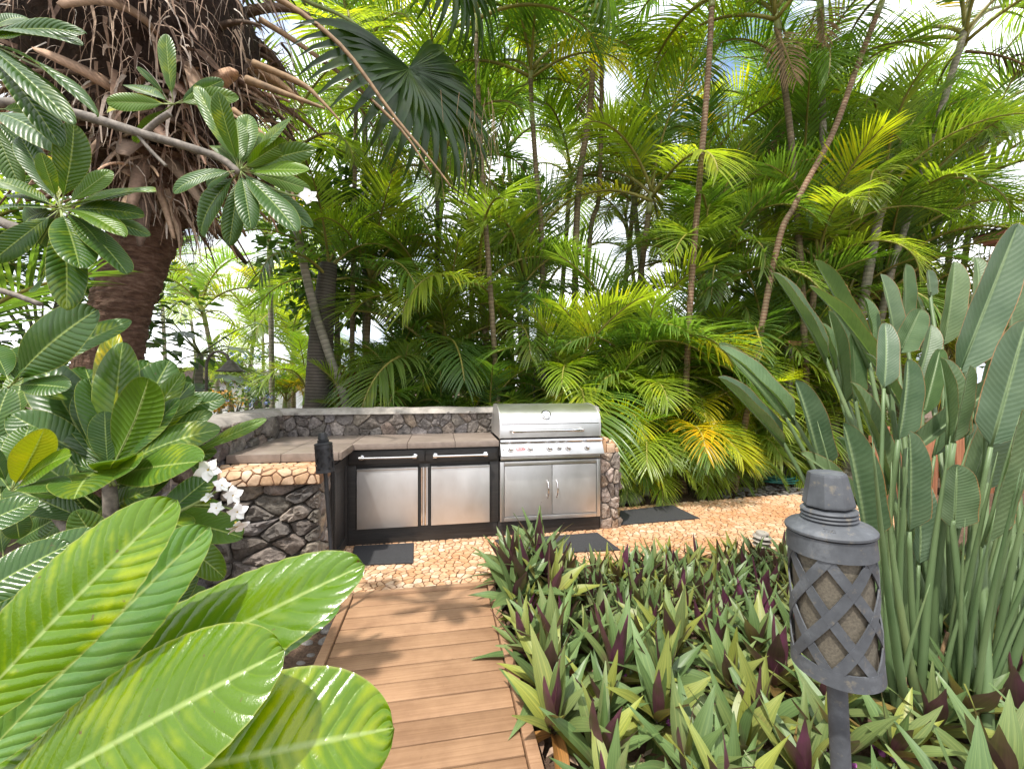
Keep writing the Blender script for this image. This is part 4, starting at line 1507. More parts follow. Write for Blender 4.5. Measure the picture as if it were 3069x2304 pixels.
def tint(rng, mix):
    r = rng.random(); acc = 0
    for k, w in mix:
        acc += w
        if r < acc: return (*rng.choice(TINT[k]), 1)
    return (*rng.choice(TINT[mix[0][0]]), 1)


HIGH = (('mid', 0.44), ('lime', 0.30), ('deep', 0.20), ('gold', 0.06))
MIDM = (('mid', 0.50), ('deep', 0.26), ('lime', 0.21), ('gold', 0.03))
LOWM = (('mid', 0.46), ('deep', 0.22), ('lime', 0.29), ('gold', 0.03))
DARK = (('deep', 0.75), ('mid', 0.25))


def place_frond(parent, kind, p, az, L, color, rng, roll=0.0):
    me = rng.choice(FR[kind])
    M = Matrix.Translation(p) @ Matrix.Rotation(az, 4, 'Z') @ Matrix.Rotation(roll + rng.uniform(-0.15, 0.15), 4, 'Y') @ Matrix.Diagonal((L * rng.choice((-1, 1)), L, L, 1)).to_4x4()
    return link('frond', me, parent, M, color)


def crown(parent, p, rng, n, L, mix, lean=0.0, low=False, dead=0):
    a0 = rng.uniform(0, 6.28)
    for k in range(n):
        az = a0 + k * 2.39996 + rng.uniform(-0.3, 0.3)
        f = k / max(1, n - 1)
        kind = 'up' if f < 0.3 else ('arch' if f < 0.72 else 'droop')
        if low and kind != 'up': kind = 'low'
        place_frond(parent, kind, p + Vector((0, 0, -0.25 * f)), az, L * rng.uniform(0.82, 1.12), tint(rng, mix), rng)
    for k in range(dead):
        place_frond(parent, 'dead', p + Vector((0, 0, -0.35)), rng.uniform(0, 6.28), L * 0.7, (1, 1, 1, 1), rng)


def smooth_path(pts, n):
    pts = [Vector(p) for p in pts]
    out = []
    m = len(pts) - 1
    for i in range(n + 1):
        t = i / n * m
        k = min(int(t), m - 1); f = t - k
        p0 = pts[max(k - 1, 0)]; p1 = pts[k]; p2 = pts[k + 1]; p3 = pts[min(k + 2, m)]
        out.append(0.5 * ((2 * p1) + (p2 - p0) * f + (2 * p0 - 5 * p1 + 4 * p2 - p3) * f * f + (3 * p1 - p0 - 3 * p2 + p3) * f ** 3))
    return out


def stem(parent, path, r0, r1, mat, shaft=0.7, name='stem'):
    """ringed stem with a smooth crownshaft on top; path runs upwards"""
    L = sum((path[i + 1] - path[i]).length for i in range(len(path) - 1))
    n = max(8, int(L / 0.05))
    P = smooth_path(path, n)
    b = MB()
    rad = []
    acc = 0
    for i in range(n + 1):
        t = i / n
        r = r0 + (r1 - r0) * t
        if i % 2 == 0: r *= 1.05
        if t < 0.05: r *= 1 + (0.05 - t) * 6
        rad.append(r)
    ks = max(1, int(n * (1 - min(0.45, shaft / L))))
    b.tube(P[:ks + 1], rad[:ks + 1], 10, 0)
    o = b.build(name, M_[mat], parent, True, False)
    b = MB()
    m = n - ks
    rs = [r1 * (1.28 - 0.75 * (i / max(1, m)) ** 1.5) for i in range(m + 1)]
    b.tube(P[ks:], rs, 10, 0)
    b.build('crownshaft', M_['crownshaft'], parent, True, False)
    return P[-1]


def ground_ext(P, z=-0.07):
    """extend a downwards list of points to the ground"""
    d = (P[-1] - P[-2]).normalized()
    d = Vector((d.x * 0.5, d.y * 0.5, -1)).normalized()
    q = P[-1]
    if q.z > z + 0.1: P = P + [q + d * ((q.z - z) / -d.z)]
    return P


rp = random.Random(77)
HAND = [  # pixel path (top -> bottom), distance, radius, stem material, frond length, number, label
    ([(1421, 10), (1430, 206), (1442, 487), (1469, 867), (1491, 1207)], 5.2, 0.055, 'stem_ring', 1.9, 11, 'tall palm whose bare ringed stem rises straight behind the grill hood'),
    ([(1068, 230), (1063, 520), (1058, 760)], 5.5, 0.05, 'stem_ring', 1.7, 10, 'slender palm standing over the leaning grey palm behind the counter wall'),
    ([(1311, 470), (1311, 820), (1316, 1150)], 5.9, 0.055, 'stem_dark', 1.8, 10, 'dark slim palm behind the middle of the stone counter wall'),
    ([(1590, 190), (1592, 300), (1607, 520), (1622, 704), (1630, 1100)], 5.9, 0.06, 'stem_ring', 1.8, 11, 'palm with brown leaf scars just behind the grill thermometer'),
    ([(1780, 20), (1770, 300), (1734, 560), (1722, 900)], 6.0, 0.075, 'stem_ring', 2.0, 10, 'bent palm with closely ringed stem in the hedge above the stone pillar'),
    ([(1803, 110), (1802, 300), (1795, 585), (1770, 690), (1752, 1000)], 6.4, 0.06, 'stem_ring', 1.9, 9, 'greenish slim palm just behind the bent ringed palm'),
    ([(2136, -70), (2121, 230), (2075, 803), (2058, 1100)], 5.0, 0.06, 'stem_red', 1.9, 10, 'tall palm with red-brown banded stem above the bright arching fronds'),
    ([(2322, 10), (2350, 250), (2374, 459), (2405, 900)], 5.6, 0.065, 'stem_ring', 1.9, 10, 'palm with a torn brown leaf base hanging below its crown'),
    ([(2457, -40), (2462, 250), (2466, 400), (2472, 900)], 6.0, 0.075, 'stem_grey', 2.0, 10, 'upright pale palm beside the leaning orange-banded palm'),
    ([(2672, -70), (2574, 184), (2494, 402), (2385, 608), (2320, 780)], 5.0, 0.055, 'stem_red', 1.9, 10, 'palm leaning sharply with an orange-banded stem'),
    ([(2892, 80), (2867, 172), (2747, 574), (2650, 900)], 5.7, 0.07, 'stem_grey', 1.9, 10, 'pale palm leaning over the red house eave'),
    ([(2655, 560), (2626, 688), (2597, 849), (2560, 1100)], 5.5, 0.09, 'stem_grey', 1.6, 9, 'short thick pale palm behind the bird of paradise leaves'),
    ([(850, 440), (880, 640), (930, 880), (985, 1060), (1040, 1225)], 4.9, 0.08, 'stem_grey', 1.7, 9, 'leaning grey ringed palm behind the corner of the stone wall'),
    ([(806, 690), (811, 900), (815, 1225)], 7.0, 0.07, 'stem_grey', 1.6, 8, 'thin straight pale palm beyond the wall, next to the bell lamp'),
]
for (px, D, r, mat, fl, n, lab) in HAND:
    P = ground_ext([at(u, v, D) for u, v in px])[::-1]
    e = empty('areca_palm', P[0], lab, 'palm')
    top = stem(e, P, r * 0.66, r * 0.54, mat)
    crown(e, top, rp, n, fl, HIGH if P[-1].z > 3.5 else MIDM, dead=1 if rp.random() < 0.4 else 0)

# thick dark trunk behind the wall
P = ground_ext([at(u, v, 5.1) for u, v in [(985, 790), (975, 880), (962, 1020), (955, 1228)]])[::-1]
e = empty('coconut_palm', P[0], 'thick dark-trunked palm behind the wall, crossed by the leaning grey palm', 'palm')
b = MB()
PP = smooth_path(P, 60)
b.tube(PP, [0.195 - 0.10 * i / 60 + (0.004 if i % 2 else 0) for i in range(61)], 16)
b.build('stem', M_['stem_dark'], e, True, False)
crown(e, PP[-1], rp, 10, 1.25, DARK)


# filler palms of the hedge
def hedge_palm(x, y, h, L, n, mix, rng, lab, group, mat='stem_ring', low=False, dead=0):
    e = empty('areca_palm', (x, y, -0.06), lab, 'palm', group)
    lean = Vector((rng.uniform(-0.12, 0.12), rng.uniform(-0.15, 0.05), 0)) * h
    P = [Vector((x, y, -0.08)), Vector((x, y, h * 0.5)) + lean * 0.35, Vector((x, y, h)) + lean]
    top = stem(e, P, rng.uniform(0.045, 0.06), rng.uniform(0.035, 0.045), mat, min(0.6, h * 0.35))
    crown(e, top, rng, n, L, mix, low=low, dead=dead)


rf = random.Random(101)
G_T = 'tall areca palms in the hedge behind the kitchen'
G_M = 'half-grown areca palms in the hedge'
G_L = 'low arching areca clumps at the foot of the hedge'
L_T = 'tall areca palm with ringed stem and feathery crown in the back of the hedge'
L_M = 'half-grown areca palm filling the middle of the hedge'
L_L = 'low areca palm arching its fronds at the foot of the hedge'
for k in range(12):      # tall, back rows
    x = -1.2 + k * 0.9 + rf.uniform(-0.25, 0.25)
    hedge_palm(x, rf.uniform(6.2, 8.6), rf.uniform(4.0, 6.4), rf.uniform(1.7, 2.1), 8, HIGH, rf, L_T, G_T, rf.choice(('stem_ring', 'stem_grey', 'stem_ring')), dead=1 if rf.random() < 0.3 else 0)
for k in range(25):      # middle storey
    x = -1.0 + k * 0.39 + rf.uniform(-0.2, 0.2)
    hedge_palm(x, rf.uniform(5.2, 6.5) + (0.6 if x < 1.6 else 0), rf.uniform(1.2, 3.3), rf.uniform(1.5, 1.95), 10, MIDM, rf, L_M, G_M)
for k in range(28):      # foot of the hedge
    x = -1.0 + k * 0.285 + rf.uniform(-0.12, 0.12)
    yy = rf.uniform(5.8, 6.3) if x < 1.5 else rf.uniform(4.95, 5.8)
    hedge_palm(x, yy, rf.uniform(0.35, 1.5), rf.uniform(1.15, 1.6), 10, LOWM, rf, L_L, G_L, low=True)
for (x, y, h, L) in ((2.9, 6.0, 4.3, 1.8), (3.7, 6.6, 4.9, 1.9), (4.4, 6.0, 3.9, 1.8), (5.0, 6.8, 5.2, 2.0), (5.6, 5.9, 4.2, 1.8), (6.2, 6.5, 5.0, 1.9), (6.9, 6.0, 4.4, 1.8), (7.6, 6.8, 5.4, 2.0), (8.3, 6.2, 4.6, 1.9), (6.6, 5.3, 3.3, 1.7), (7.6, 5.6, 3.8, 1.8), (5.3, 5.2, 3.1, 1.6), (4.0, 5.4, 2.9, 1.6), (8.6, 7.4, 6.0, 2.0), (8.8, 5.7, 5.0, 1.9), (7.4, 5.9, 5.0, 1.8), (9.6, 6.4, 5.8, 2.0), (6.4, 5.4, 4.4, 1.7), (6.4, 7.6, 6.2, 2.0)):
    hedge_palm(x, y, h, L, 10, HIGH, rf, L_T, G_T, 'stem_grey' if h > 4.5 else 'stem_ring')
for k in range(10):
    hedge_palm(-1.15 + k * 0.3 + rf.uniform(-0.08, 0.08), rf.uniform(5.25, 5.6), rf.uniform(0.4, 1.1), rf.uniform(0.95, 1.15), 10, MIDM, rf, L_L, G_L, low=True)
# bright clump that spills over the patio edge right of the grill
for (x, y, h, L, n) in ((2.05, 4.62, 0.30, 0.95, 12), (2.45, 4.55, 0.42, 1.05, 13), (2.95, 4.62, 0.55, 1.15, 14), (3.45, 4.7, 0.35, 1.0, 12), (2.2, 4.95, 0.9, 1.25, 11), (2.8, 5.0, 1.15, 1.35, 11), (3.5, 5.1, 0.95, 1.2, 10), (4.05, 4.95, 0.3, 0.85, 10), (4.6, 5.05, 0.35, 0.9, 9), (1.85, 4.95, 0.5, 1.1, 10)):
    hedge_palm(x, y, h, L, n, (('lime', 0.55), ('mid', 0.37), ('gold', 0.08)), rf, 'bright yellow-green areca clump spilling towards the patio edge', 'bright areca clumps by the patio', low=True)
    e = [o for o in col.objects if o.type == 'EMPTY'][-1]
    for q in range(7):
        place_frond(e, 'low' if q % 3 else 'droop', Vector((x, y, min(h, 0.5) * (0.5 + 0.12 * q))), math.pi + rf.uniform(-1.3, 1.3), L * rf.uniform(0.7, 0.95), tint(rf, (('lime', 0.45), ('mid', 0.48), ('gold', 0.07))), rf)
# left side, in the shade behind the plumeria and beyond
for (x, y, h, L) in ((-4.6, 4.9, 2.6, 1.7), (-4.6, 3.4, 1.9, 1.7), (-3.9, 2.5, 2.6, 1.7), (-3.3, 3.0, 1.0, 1.4), (-2.9, 1.9, 1.2, 1.3)):
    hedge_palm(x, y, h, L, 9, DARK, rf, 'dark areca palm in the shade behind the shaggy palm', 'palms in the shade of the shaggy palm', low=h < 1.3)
# far garden seen through the gap on the left
for (u, v, D, L, mat) in ((665, 925, 9.5, 1.8, 'stem_grey'), (735, 1010, 11, 1.9, 'stem_ring'), (860, 960, 10, 1.8, 'stem_grey'), (600, 870, 13, 2.0, 'stem_grey'), (790, 900, 14, 2.2, 'stem_grey'), (880, 1060, 9, 1.5, 'stem_ring'), (925, 870, 12, 2.1, 'stem_ring'), (700, 1120, 8.5, 1.1, 'stem_ring'), (905, 1150, 7.5, 1.2, 'stem_ring'), (850, 1170, 8, 1.1, 'stem_ring'), (500, 800, 12, 2.0, 'stem_grey')):
    p = at(u, v, D)
    hedge_palm(p.x, p.y, p.z, L, 10, (('mid', 0.4), ('lime', 0.45), ('gold', 0.15)), rf, 'sunlit yellow-green palm in the far garden beyond the wall', 'palms of the far garden', mat, low=L < 1.3)


# =================================================================== big shaggy fan palm
def fan_leaf_mesh(seed, n=44, spread=250, droop=1.4, w=0.042, dead=False):
    """palmate leaf of unit radius, hub at the origin, leaf axis along +Y, upper side +Z"""
    rng = random.Random(seed)
    b = MB()
    for i in range(n):
        a = R(-spread / 2 + spread * i / (n - 1))
        L = 1.0 * (0.78 + 0.22 * math.cos(a * 0.7)) * rng.uniform(0.93, 1.05)
        d = Vector((math.sin(a), math.cos(a), 0.18))
        d.normalize()
        q = Vector((0, 0, 0)); verts = []; segs = 8
        dr = droop * rng.uniform(0.7, 1.35)
        for j in range(segs + 1):
            u = j / segs
            ww = w * min(1.0, 0.12 + 2.2 * u) * (1 if u < 0.55 else max(0.04, 1 - (u - 0.55) * 2.1))
            side = d.cross(Vector((0, 0, 1)))
            if side.length < 1e-3: side = Vector((1, 0, 0))
            side.normalize(); nn = side.cross(d)
            verts += [q - side * ww + nn * ww * 0.5, q, q + side * ww + nn * ww * 0.5]
            d = (d + Vector((0, 0, -1)) * dr * (L / segs) * (0.05 + 1.9 * u * u)).normalized()
            q = q + d * (L / segs)
        fs = []
        for j in range(segs): fs += [(j * 3, j * 3 + 1, j * 3 + 4, j * 3 + 3), (j * 3 + 1, j * 3 + 2, j * 3 + 5, j * 3 + 4)]
        b.add(verts, fs)
    return b.mesh('fan_leaf', M_['palm_dead' if dead else 'palm_leaf'], True)


FAN = [fan_leaf_mesh(1), fan_leaf_mesh(2, 40, 230, 2.2), fan_leaf_mesh(3, 46, 270, 1.0)]


def frame(base, y, z, sx=1, sy=1, sz=1):
    y = Vector(y).normalized(); z = Vector(z)
    x = y.cross(z)
    if x.length < 1e-4: x = y.cross(Vector((0.3, 0.5, 0.8)))
    x.normalize(); z = x.cross(y)
    return Matrix(((x.x * sx, y.x * sy, z.x * sz, base[0]), (x.y * sx, y.y * sy, z.y * sz, base[1]), (x.z * sx, y.z * sy, z.z * sz, base[2]), (0, 0, 0, 1)))


def fan_palm():
    D = 3.0
    rng = random.Random(6)
    tp = [(300, 1695), (318, 1250), (335, 1020), (385, 860), (440, 690), (455, 560), (440, 420), (425, 250), (415, 60), (410, -150)]
    tr = [0.23, 0.205, 0.19, 0.185, 0.205, 0.30, 0.68, 1.0, 1.1, 0.8]
    P = [at(u, v, D + 0.15) for u, v in tp]
    e = empty('fan_palm', P[0], 'big shaggy palm with red-brown trunk and a skirt of dead leaf bases', 'palm')
    n = 60
    SP = smooth_path(P, n)
    def rad(t):
        m = len(tr) - 1; k = min(int(t * m), m - 1); f = t * m - k
        f = f * f * (3 - 2 * f)
        return tr[k] * (1 - f) + tr[k + 1] * f
    kt = int(n * 0.55)
    # trunk: rough lathe along the path, lumpy rings of old leaf scars
    b = MB(); vs_ = []; seg = 64; N2 = 260
    SP2 = smooth_path(P, N2); k2 = int(N2 * 0.6)
    for i in range(k2 + 1):
        for k in range(seg):
            a = 2 * math.pi * k / seg
            r = rad(i / N2)
            r *= 1 + 0.07 * noise.noise(Vector((math.cos(a) * 2, math.sin(a) * 2, i * 0.25))) + 0.05 * ((i % 7) / 7.0) + 0.09 * noise.noise(Vector((math.cos(a) * 6, math.sin(a) * 6, i * 0.55)))
            vs_.append(SP2[i] + Vector((math.cos(a) * r, math.sin(a) * r, 0)))
    b.add(vs_, [(i * seg + k, i * seg + (k + 1) % seg, (i + 1) * seg + (k + 1) % seg, (i + 1) * seg + k) for i in range(k2) for k in range(seg)])
    b.build('trunk', M_['bark_red'], e, True, False)
    b = MB()
    b.tube([SP[i] for i in range(kt - 2, n + 1)], [rad(i / n) * 0.74 for i in range(kt - 2, n + 1)], 20)
    core = b.build('crown_core', M_['core_dark'], e, True, False)
    camdir = Vector((0, 0, CAM_H))
    def surf(t, a, k=0.8):
        i = min(int(t * n), n - 1)
        c = SP[i].lerp(SP[i + 1], t * n - i)
        o = Vector((math.cos(a), math.sin(a), 0))
        return c + o * rad(t) * k, o
    # leaf bases: stiff curved straps
    for k in range(210):
        t = 0.54 + 0.44 * (k / 210) + rng.uniform(-0.02, 0.02)
        a = rng.uniform(0, 2 * math.pi)
        p, o = surf(min(t, 0.98), a, 0.66)
        tang = Vector((-o.y, o.x, 0)) * rng.uniform(-0.9, 0.9)
        d = (o * rng.uniform(0.6, 1.1) + tang + Vector((0, 0, rng.uniform(-0.9, 0.25)))).normalized()
        L = rng.uniform(0.28, 0.85); w = rng.choice((0.015, 0.022, 0.03, 0.045, 0.065)) * rng.uniform(0.8, 1.2)
        vs_ = []; q = p.copy(); segs = 7
        curl = rng.uniform(0.3, 1.6)
        for j in range(segs + 1):
            u = j / segs
            side = d.cross(o + Vector((0, 0, 0.3))); side.normalize()
            nn = side.cross(d)
            ww = w * (1.25 - 0.75 * u) * (1 if j < segs else rng.uniform(0.3, 1.0))
            th = 0.010 * (1 - 0.7 * u)
            vs_ += [q - side * ww, q - nn * th * 2, q + side * ww, q + nn * th]
            d = (d + Vector((0, 0, -1)) * curl * L / segs).normalized()
            q = q + d * (L / segs)
        fs = [(j * 4 + m, j * 4 + (m + 1) % 4, (j + 1) * 4 + (m + 1) % 4, (j + 1) * 4 + m) for j in range(segs) for m in range(4)] + [(segs * 4, segs * 4 + 1, segs * 4 + 2, segs * 4 + 3)]
        bb = MB(); bb.add(vs_, fs)
        g = rng.choice((0.35, 0.6, 0.8, 1.0, 1.3, 2.0))
        o_ = bb.build('leaf_base', M_['fibre'], e, True, True)
        o_.color = (g, g * rng.uniform(0.92, 1.0), g * rng.uniform(0.85, 1.0), 1)
    # hanging fibre: ragged strands, nobody could count them
    b = MB()
    for k in range(3600):
        t = rng.uniform(0.50, 0.97); a = rng.uniform(0, 2 * math.pi)
        p, o = surf(t, a, rng.uniform(0.68, 1.0))
        d = (o * rng.uniform(0.1, 0.9) + Vector((-o.y, o.x, 0)) * rng.uniform(-0.8, 0.8) + Vector((0, 0, rng.uniform(-1.2, 0.15)))).normalized()
        L = rng.uniform(0.12, 0.50) * (1.2 if rng.random() < 0.2 else 1); w = rng.choice((0.0012, 0.002, 0.003, 0.007, 0.014)) * rng.uniform(0.7, 1.4)
        side = d.cross(o + Vector((rng.uniform(-0.5, 0.5), rng.uniform(-0.5, 0.5), 0.3))).normalized()
        vs_ = []; q = p; segs = 4
        for j in range(segs + 1):
            u = j / segs
            vs_ += [q - side * w * (1 - 0.8 * u), q + side * w * (1 - 0.8 * u)]
            d = (d + Vector((rng.uniform(-0.3, 0.3), rng.uniform(-0.3, 0.3), -0.5 - 0.4 * u))).normalized() if j else d
            q = q + d * (L / segs)
        b.add(vs_, [(j * 2, j * 2 + 1, j * 2 + 3, j * 2 + 2) for j in range(segs)])
    f = b.build('fibre', M_['fibre'], e, False, False)
    f['kind'] = 'stuff'
    # long old stalks arching right
    for pts, r, m, d2 in (([(800, -20), (900, 38), (1035, 152), (1171, 336), (1279, 466), (1352, 560)], 0.019, 'palm_dead', 2.9),
                          ([(780, 60), (900, 135), (1062, 255), (1203, 390), (1292, 522)], 0.019, 'palm_dead', 3.0),
                          ([(760, 190), (900, 250), (960, 300), (1019, 363)], 0.022, 'palm_dead', 2.8),
                          ([(740, 240), (850, 280), (972, 325)], 0.026, 'palm_dead', 2.75),
                          ([(700, 330), (800, 420), (870, 560), (900, 700)], 0.018, 'palm_dead', 2.7),
                          ([(800, -80), (911, 0), (1025, 49), (1133, 125), (1225, 206)], 0.02, 'flower_stem', 3.5)):
        P2 = smooth_path([at(u, v, d2) for u, v in pts], 16)
        b = MB(); b.tube(P2, [r * 0.75 * (1.5 - 1.1 * i / 16) for i in range(17)], 8)
        b.build('stalk', M_[m], e, True, False)
    # fan leaves
    def fan(hub, out, up, s, m, c):
        link('fan_leaf', FAN[m], e, frame(hub, out, up, s, s, s), c)
    dk = (0.20, 0.28, 0.30, 1)
    fan(at(1225, 206, 3.5), (0.55, 0.05, -0.75), (0.45, -0.75, 0.45), 1.22, 1, dk)
    fan(at(1330, -150, 3.9), (0.25, 0.0, -0.8), (0.5, -0.7, 0.3), 1.0, 1, dk)
    fan(at(1690, -170, 4.2), (0.6, 0.1, -0.6), (0.5, -0.6, 0.5), 1.2, 1, (0.6, 0.75, 0.75, 1))
    for (u, v, a, b_) in ((520, -260, 0.2, -0.2), (250, -330, 2.4, -0.1), (700, -420, 0.6, 0.2), (350, -480, 1.6, 0.4), (100, -250, 3.2, -0.2), (480, -420, 5.2, 0.1), (250, -420, 4.2, 0.1), (600, -300, -0.5, 0.0)):
        hub = at(u, v, 3.2)
        fan(hub, (math.cos(a), math.sin(a), b_), (0, 0, 1), 1.0, 0, dk)
        b = MB(); b.tube([SP[-1] + Vector((0, 0, -0.1)), SP[-1].lerp(hub, 0.6) + Vector((0, 0, 0.12)), hub], [0.03, 0.02, 0.015], 7)
        b.build('stalk', M_['flower_stem'], e, True, False)
    # dry strands hanging off the dark fan leaf
    b = MB()
    for k in range(30):
        p = at(rng.uniform(1290, 1480), rng.uniform(260, 480), 3.5 + rng.uniform(-0.1, 0.2))
        q = [p, p + Vector((rng.uniform(-0.03, 0.06), 0, -0.2)), p + Vector((rng.uniform(-0.05, 0.12), 0, rng.uniform(-0.4, -0.7)))]
        b.tube(q, [0.002, 0.0016, 0.001], 4)
    o = b.build('strand', M_['palm_dead'], e, False, False); o['kind'] = 'stuff'


fan_palm()


# =================================================================== plumeria
def plumeria_mesh(seed, curl, fold, wid=0.20, wav=0.010, pk=0.0013, mat='plumeria_leaf'):
    """unit-length leaf along +Y, widest beyond the middle; curl bends the tip down, fold raises the sides"""
    rng = random.Random(seed)
    NV, NU = 68, 12
    b = MB(); verts = []; uvs = []
    for j in range(NV + 1):
        t = j / NV
        w = wid * (math.sin(math.pi * min(1, t ** 1.35)) ** 0.55) if 0 < t < 1 else 0.0
        w = max(w, 0.004) if t < 0.98 else w
        if t < 0.12: w *= 0.35 + 0.65 * (t / 0.12)
        a = curl * t * t
        yc = t - curl * curl * t ** 3 * 0.22; zc = -curl * t * t * 0.55 + 0.06 * t
        for i in range(NU + 1):
            u = i / NU * 2 - 1
            au = abs(u)
            x = u * w
            puck = math.sin(2 * math.pi * 17 * (t - 0.13 * au) + 1.2)
            z = zc + au * w * fold - au * au * w * fold * 0.8 + puck * pk * au ** 0.6 * min(1, (1 - t) * 6)
            z += wav * au * au * math.sin(t * 9 + seed + (2.1 if u > 0 else 0))
            verts.append((x, yc + abs(x) * 0.10, z)); uvs.append((i / NU, t))
    fs = [(j * (NU + 1) + i, j * (NU + 1) + i + 1, (j + 1) * (NU + 1) + i + 1, (j + 1) * (NU + 1) + i) for j in range(NV) for i in range(NU)]
    b.add(verts, fs, 0, uvs)
    # petiole and raised midrib underneath
    b.tube([(0, -0.14, 0.004), (0, -0.05, -0.002), (0, 0.05, -0.004), (0, 0.5, -curl * 0.25 * 0.55 + 0.022), (0, 0.9 - curl * curl * 0.16, -curl * 0.81 * 0.55 + 0.05)], [0.010, 0.009, 0.0085, 0.005, 0.0015], 6, 1)
    return b.mesh('leaf', [M_[mat], M_['flower_stem']], True)


PL = [plumeria_mesh(1, 0.25, 0.35), plumeria_mesh(2, 0.45, 0.30, 0.18), plumeria_mesh(3, 0.10, 0.45, 0.175), plumeria_mesh(4, 0.65, 0.25, 0.185), plumeria_mesh(5, 0.35, 0.2, 0.20, 0.016)]
PLN = [plumeria_mesh(11, 0.22, 0.32, 0.20, 0.014, 0.0036, 'plumeria_leaf_near'), plumeria_mesh(12, 0.42, 0.25, 0.20, 0.02, 0.004, 'plumeria_leaf_near'), plumeria_mesh(13, 0.12, 0.42, 0.185, 0.012, 0.0036, 'plumeria_leaf_near'), plumeria_mesh(14, 0.6, 0.25, 0.19, 0.015, 0.003, 'plumeria_leaf_near')]
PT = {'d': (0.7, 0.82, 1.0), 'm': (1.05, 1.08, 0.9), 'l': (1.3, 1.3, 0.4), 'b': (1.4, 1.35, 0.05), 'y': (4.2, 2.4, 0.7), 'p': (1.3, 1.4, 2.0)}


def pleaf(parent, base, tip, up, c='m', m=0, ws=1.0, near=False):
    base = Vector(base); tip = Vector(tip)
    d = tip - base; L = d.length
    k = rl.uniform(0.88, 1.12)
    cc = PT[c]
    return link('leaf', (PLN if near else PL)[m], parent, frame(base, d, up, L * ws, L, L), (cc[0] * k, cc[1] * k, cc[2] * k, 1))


rl = random.Random(31)
UP = Vector((0, 0, 1))
TOCAM = Vector((0.0, -1.0, 0.35))


def flower(parent, p, n_, s=0.035):
    """five broad overlapping petals with a yellow throat"""
    M = Matrix.Translation(p) @ Vector(n_).normalized().to_track_quat('Z', 'Y').to_matrix().to_4x4() @ Matrix.Rotation(rl.uniform(0, 6), 4, 'Z') @ Matrix.Scale(s, 4)
    b0 = MB(); b0.lathe([(0.10, -0.5), (0.11, -0.1), (0.20, 0.04), (0.05, 0.02)], 10, 0, M)
    f = b0.build('flower', M_['petal_throat'], parent, True, False)
    for k in range(5):
        a = 2 * math.pi * k / 5
        b = MB(); vs_ = []
        for j in range(7):
            t = j / 6
            w = 0.42 * math.sin(math.pi * min(1, 0.12 + 0.86 * t ** 0.8)) ** 0.8
            for i in range(5):
                u = i / 4 * 2 - 1
                x = u * w; y = 0.08 + t * 1.0 - 0.1 * u * u * t
                z = 0.05 + 0.28 * t - 0.22 * t * t + 0.10 * u
                vs_.append(M @ (Matrix.Rotation(a, 4, 'Z') @ Vector((x, y, z))))
        fs = [(j * 5 + i, j * 5 + i + 1, (j + 1) * 5 + i + 1, (j + 1) * 5 + i) for j in range(6) for i in range(4)]
        b.add(vs_, fs)
        b.build('petal', M_['petal'], f, True, False)


WS = [0.78]


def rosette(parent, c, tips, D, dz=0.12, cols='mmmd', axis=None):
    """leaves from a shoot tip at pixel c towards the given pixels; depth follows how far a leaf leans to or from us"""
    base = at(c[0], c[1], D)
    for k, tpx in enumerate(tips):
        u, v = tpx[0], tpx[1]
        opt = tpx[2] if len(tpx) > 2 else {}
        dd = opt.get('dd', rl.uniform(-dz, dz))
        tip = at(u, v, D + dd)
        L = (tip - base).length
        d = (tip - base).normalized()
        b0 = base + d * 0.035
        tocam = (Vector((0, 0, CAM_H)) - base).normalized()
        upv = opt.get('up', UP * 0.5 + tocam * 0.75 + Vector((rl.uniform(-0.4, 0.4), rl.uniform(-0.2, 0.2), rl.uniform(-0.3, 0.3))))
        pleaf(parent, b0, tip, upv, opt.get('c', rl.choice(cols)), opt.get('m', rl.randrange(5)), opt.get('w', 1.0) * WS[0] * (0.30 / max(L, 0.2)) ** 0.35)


def z1(x, y): return (x / 1.661, y / 1.661)
def z4(x, y): return (x / 1.845, 850 + y / 1.845)


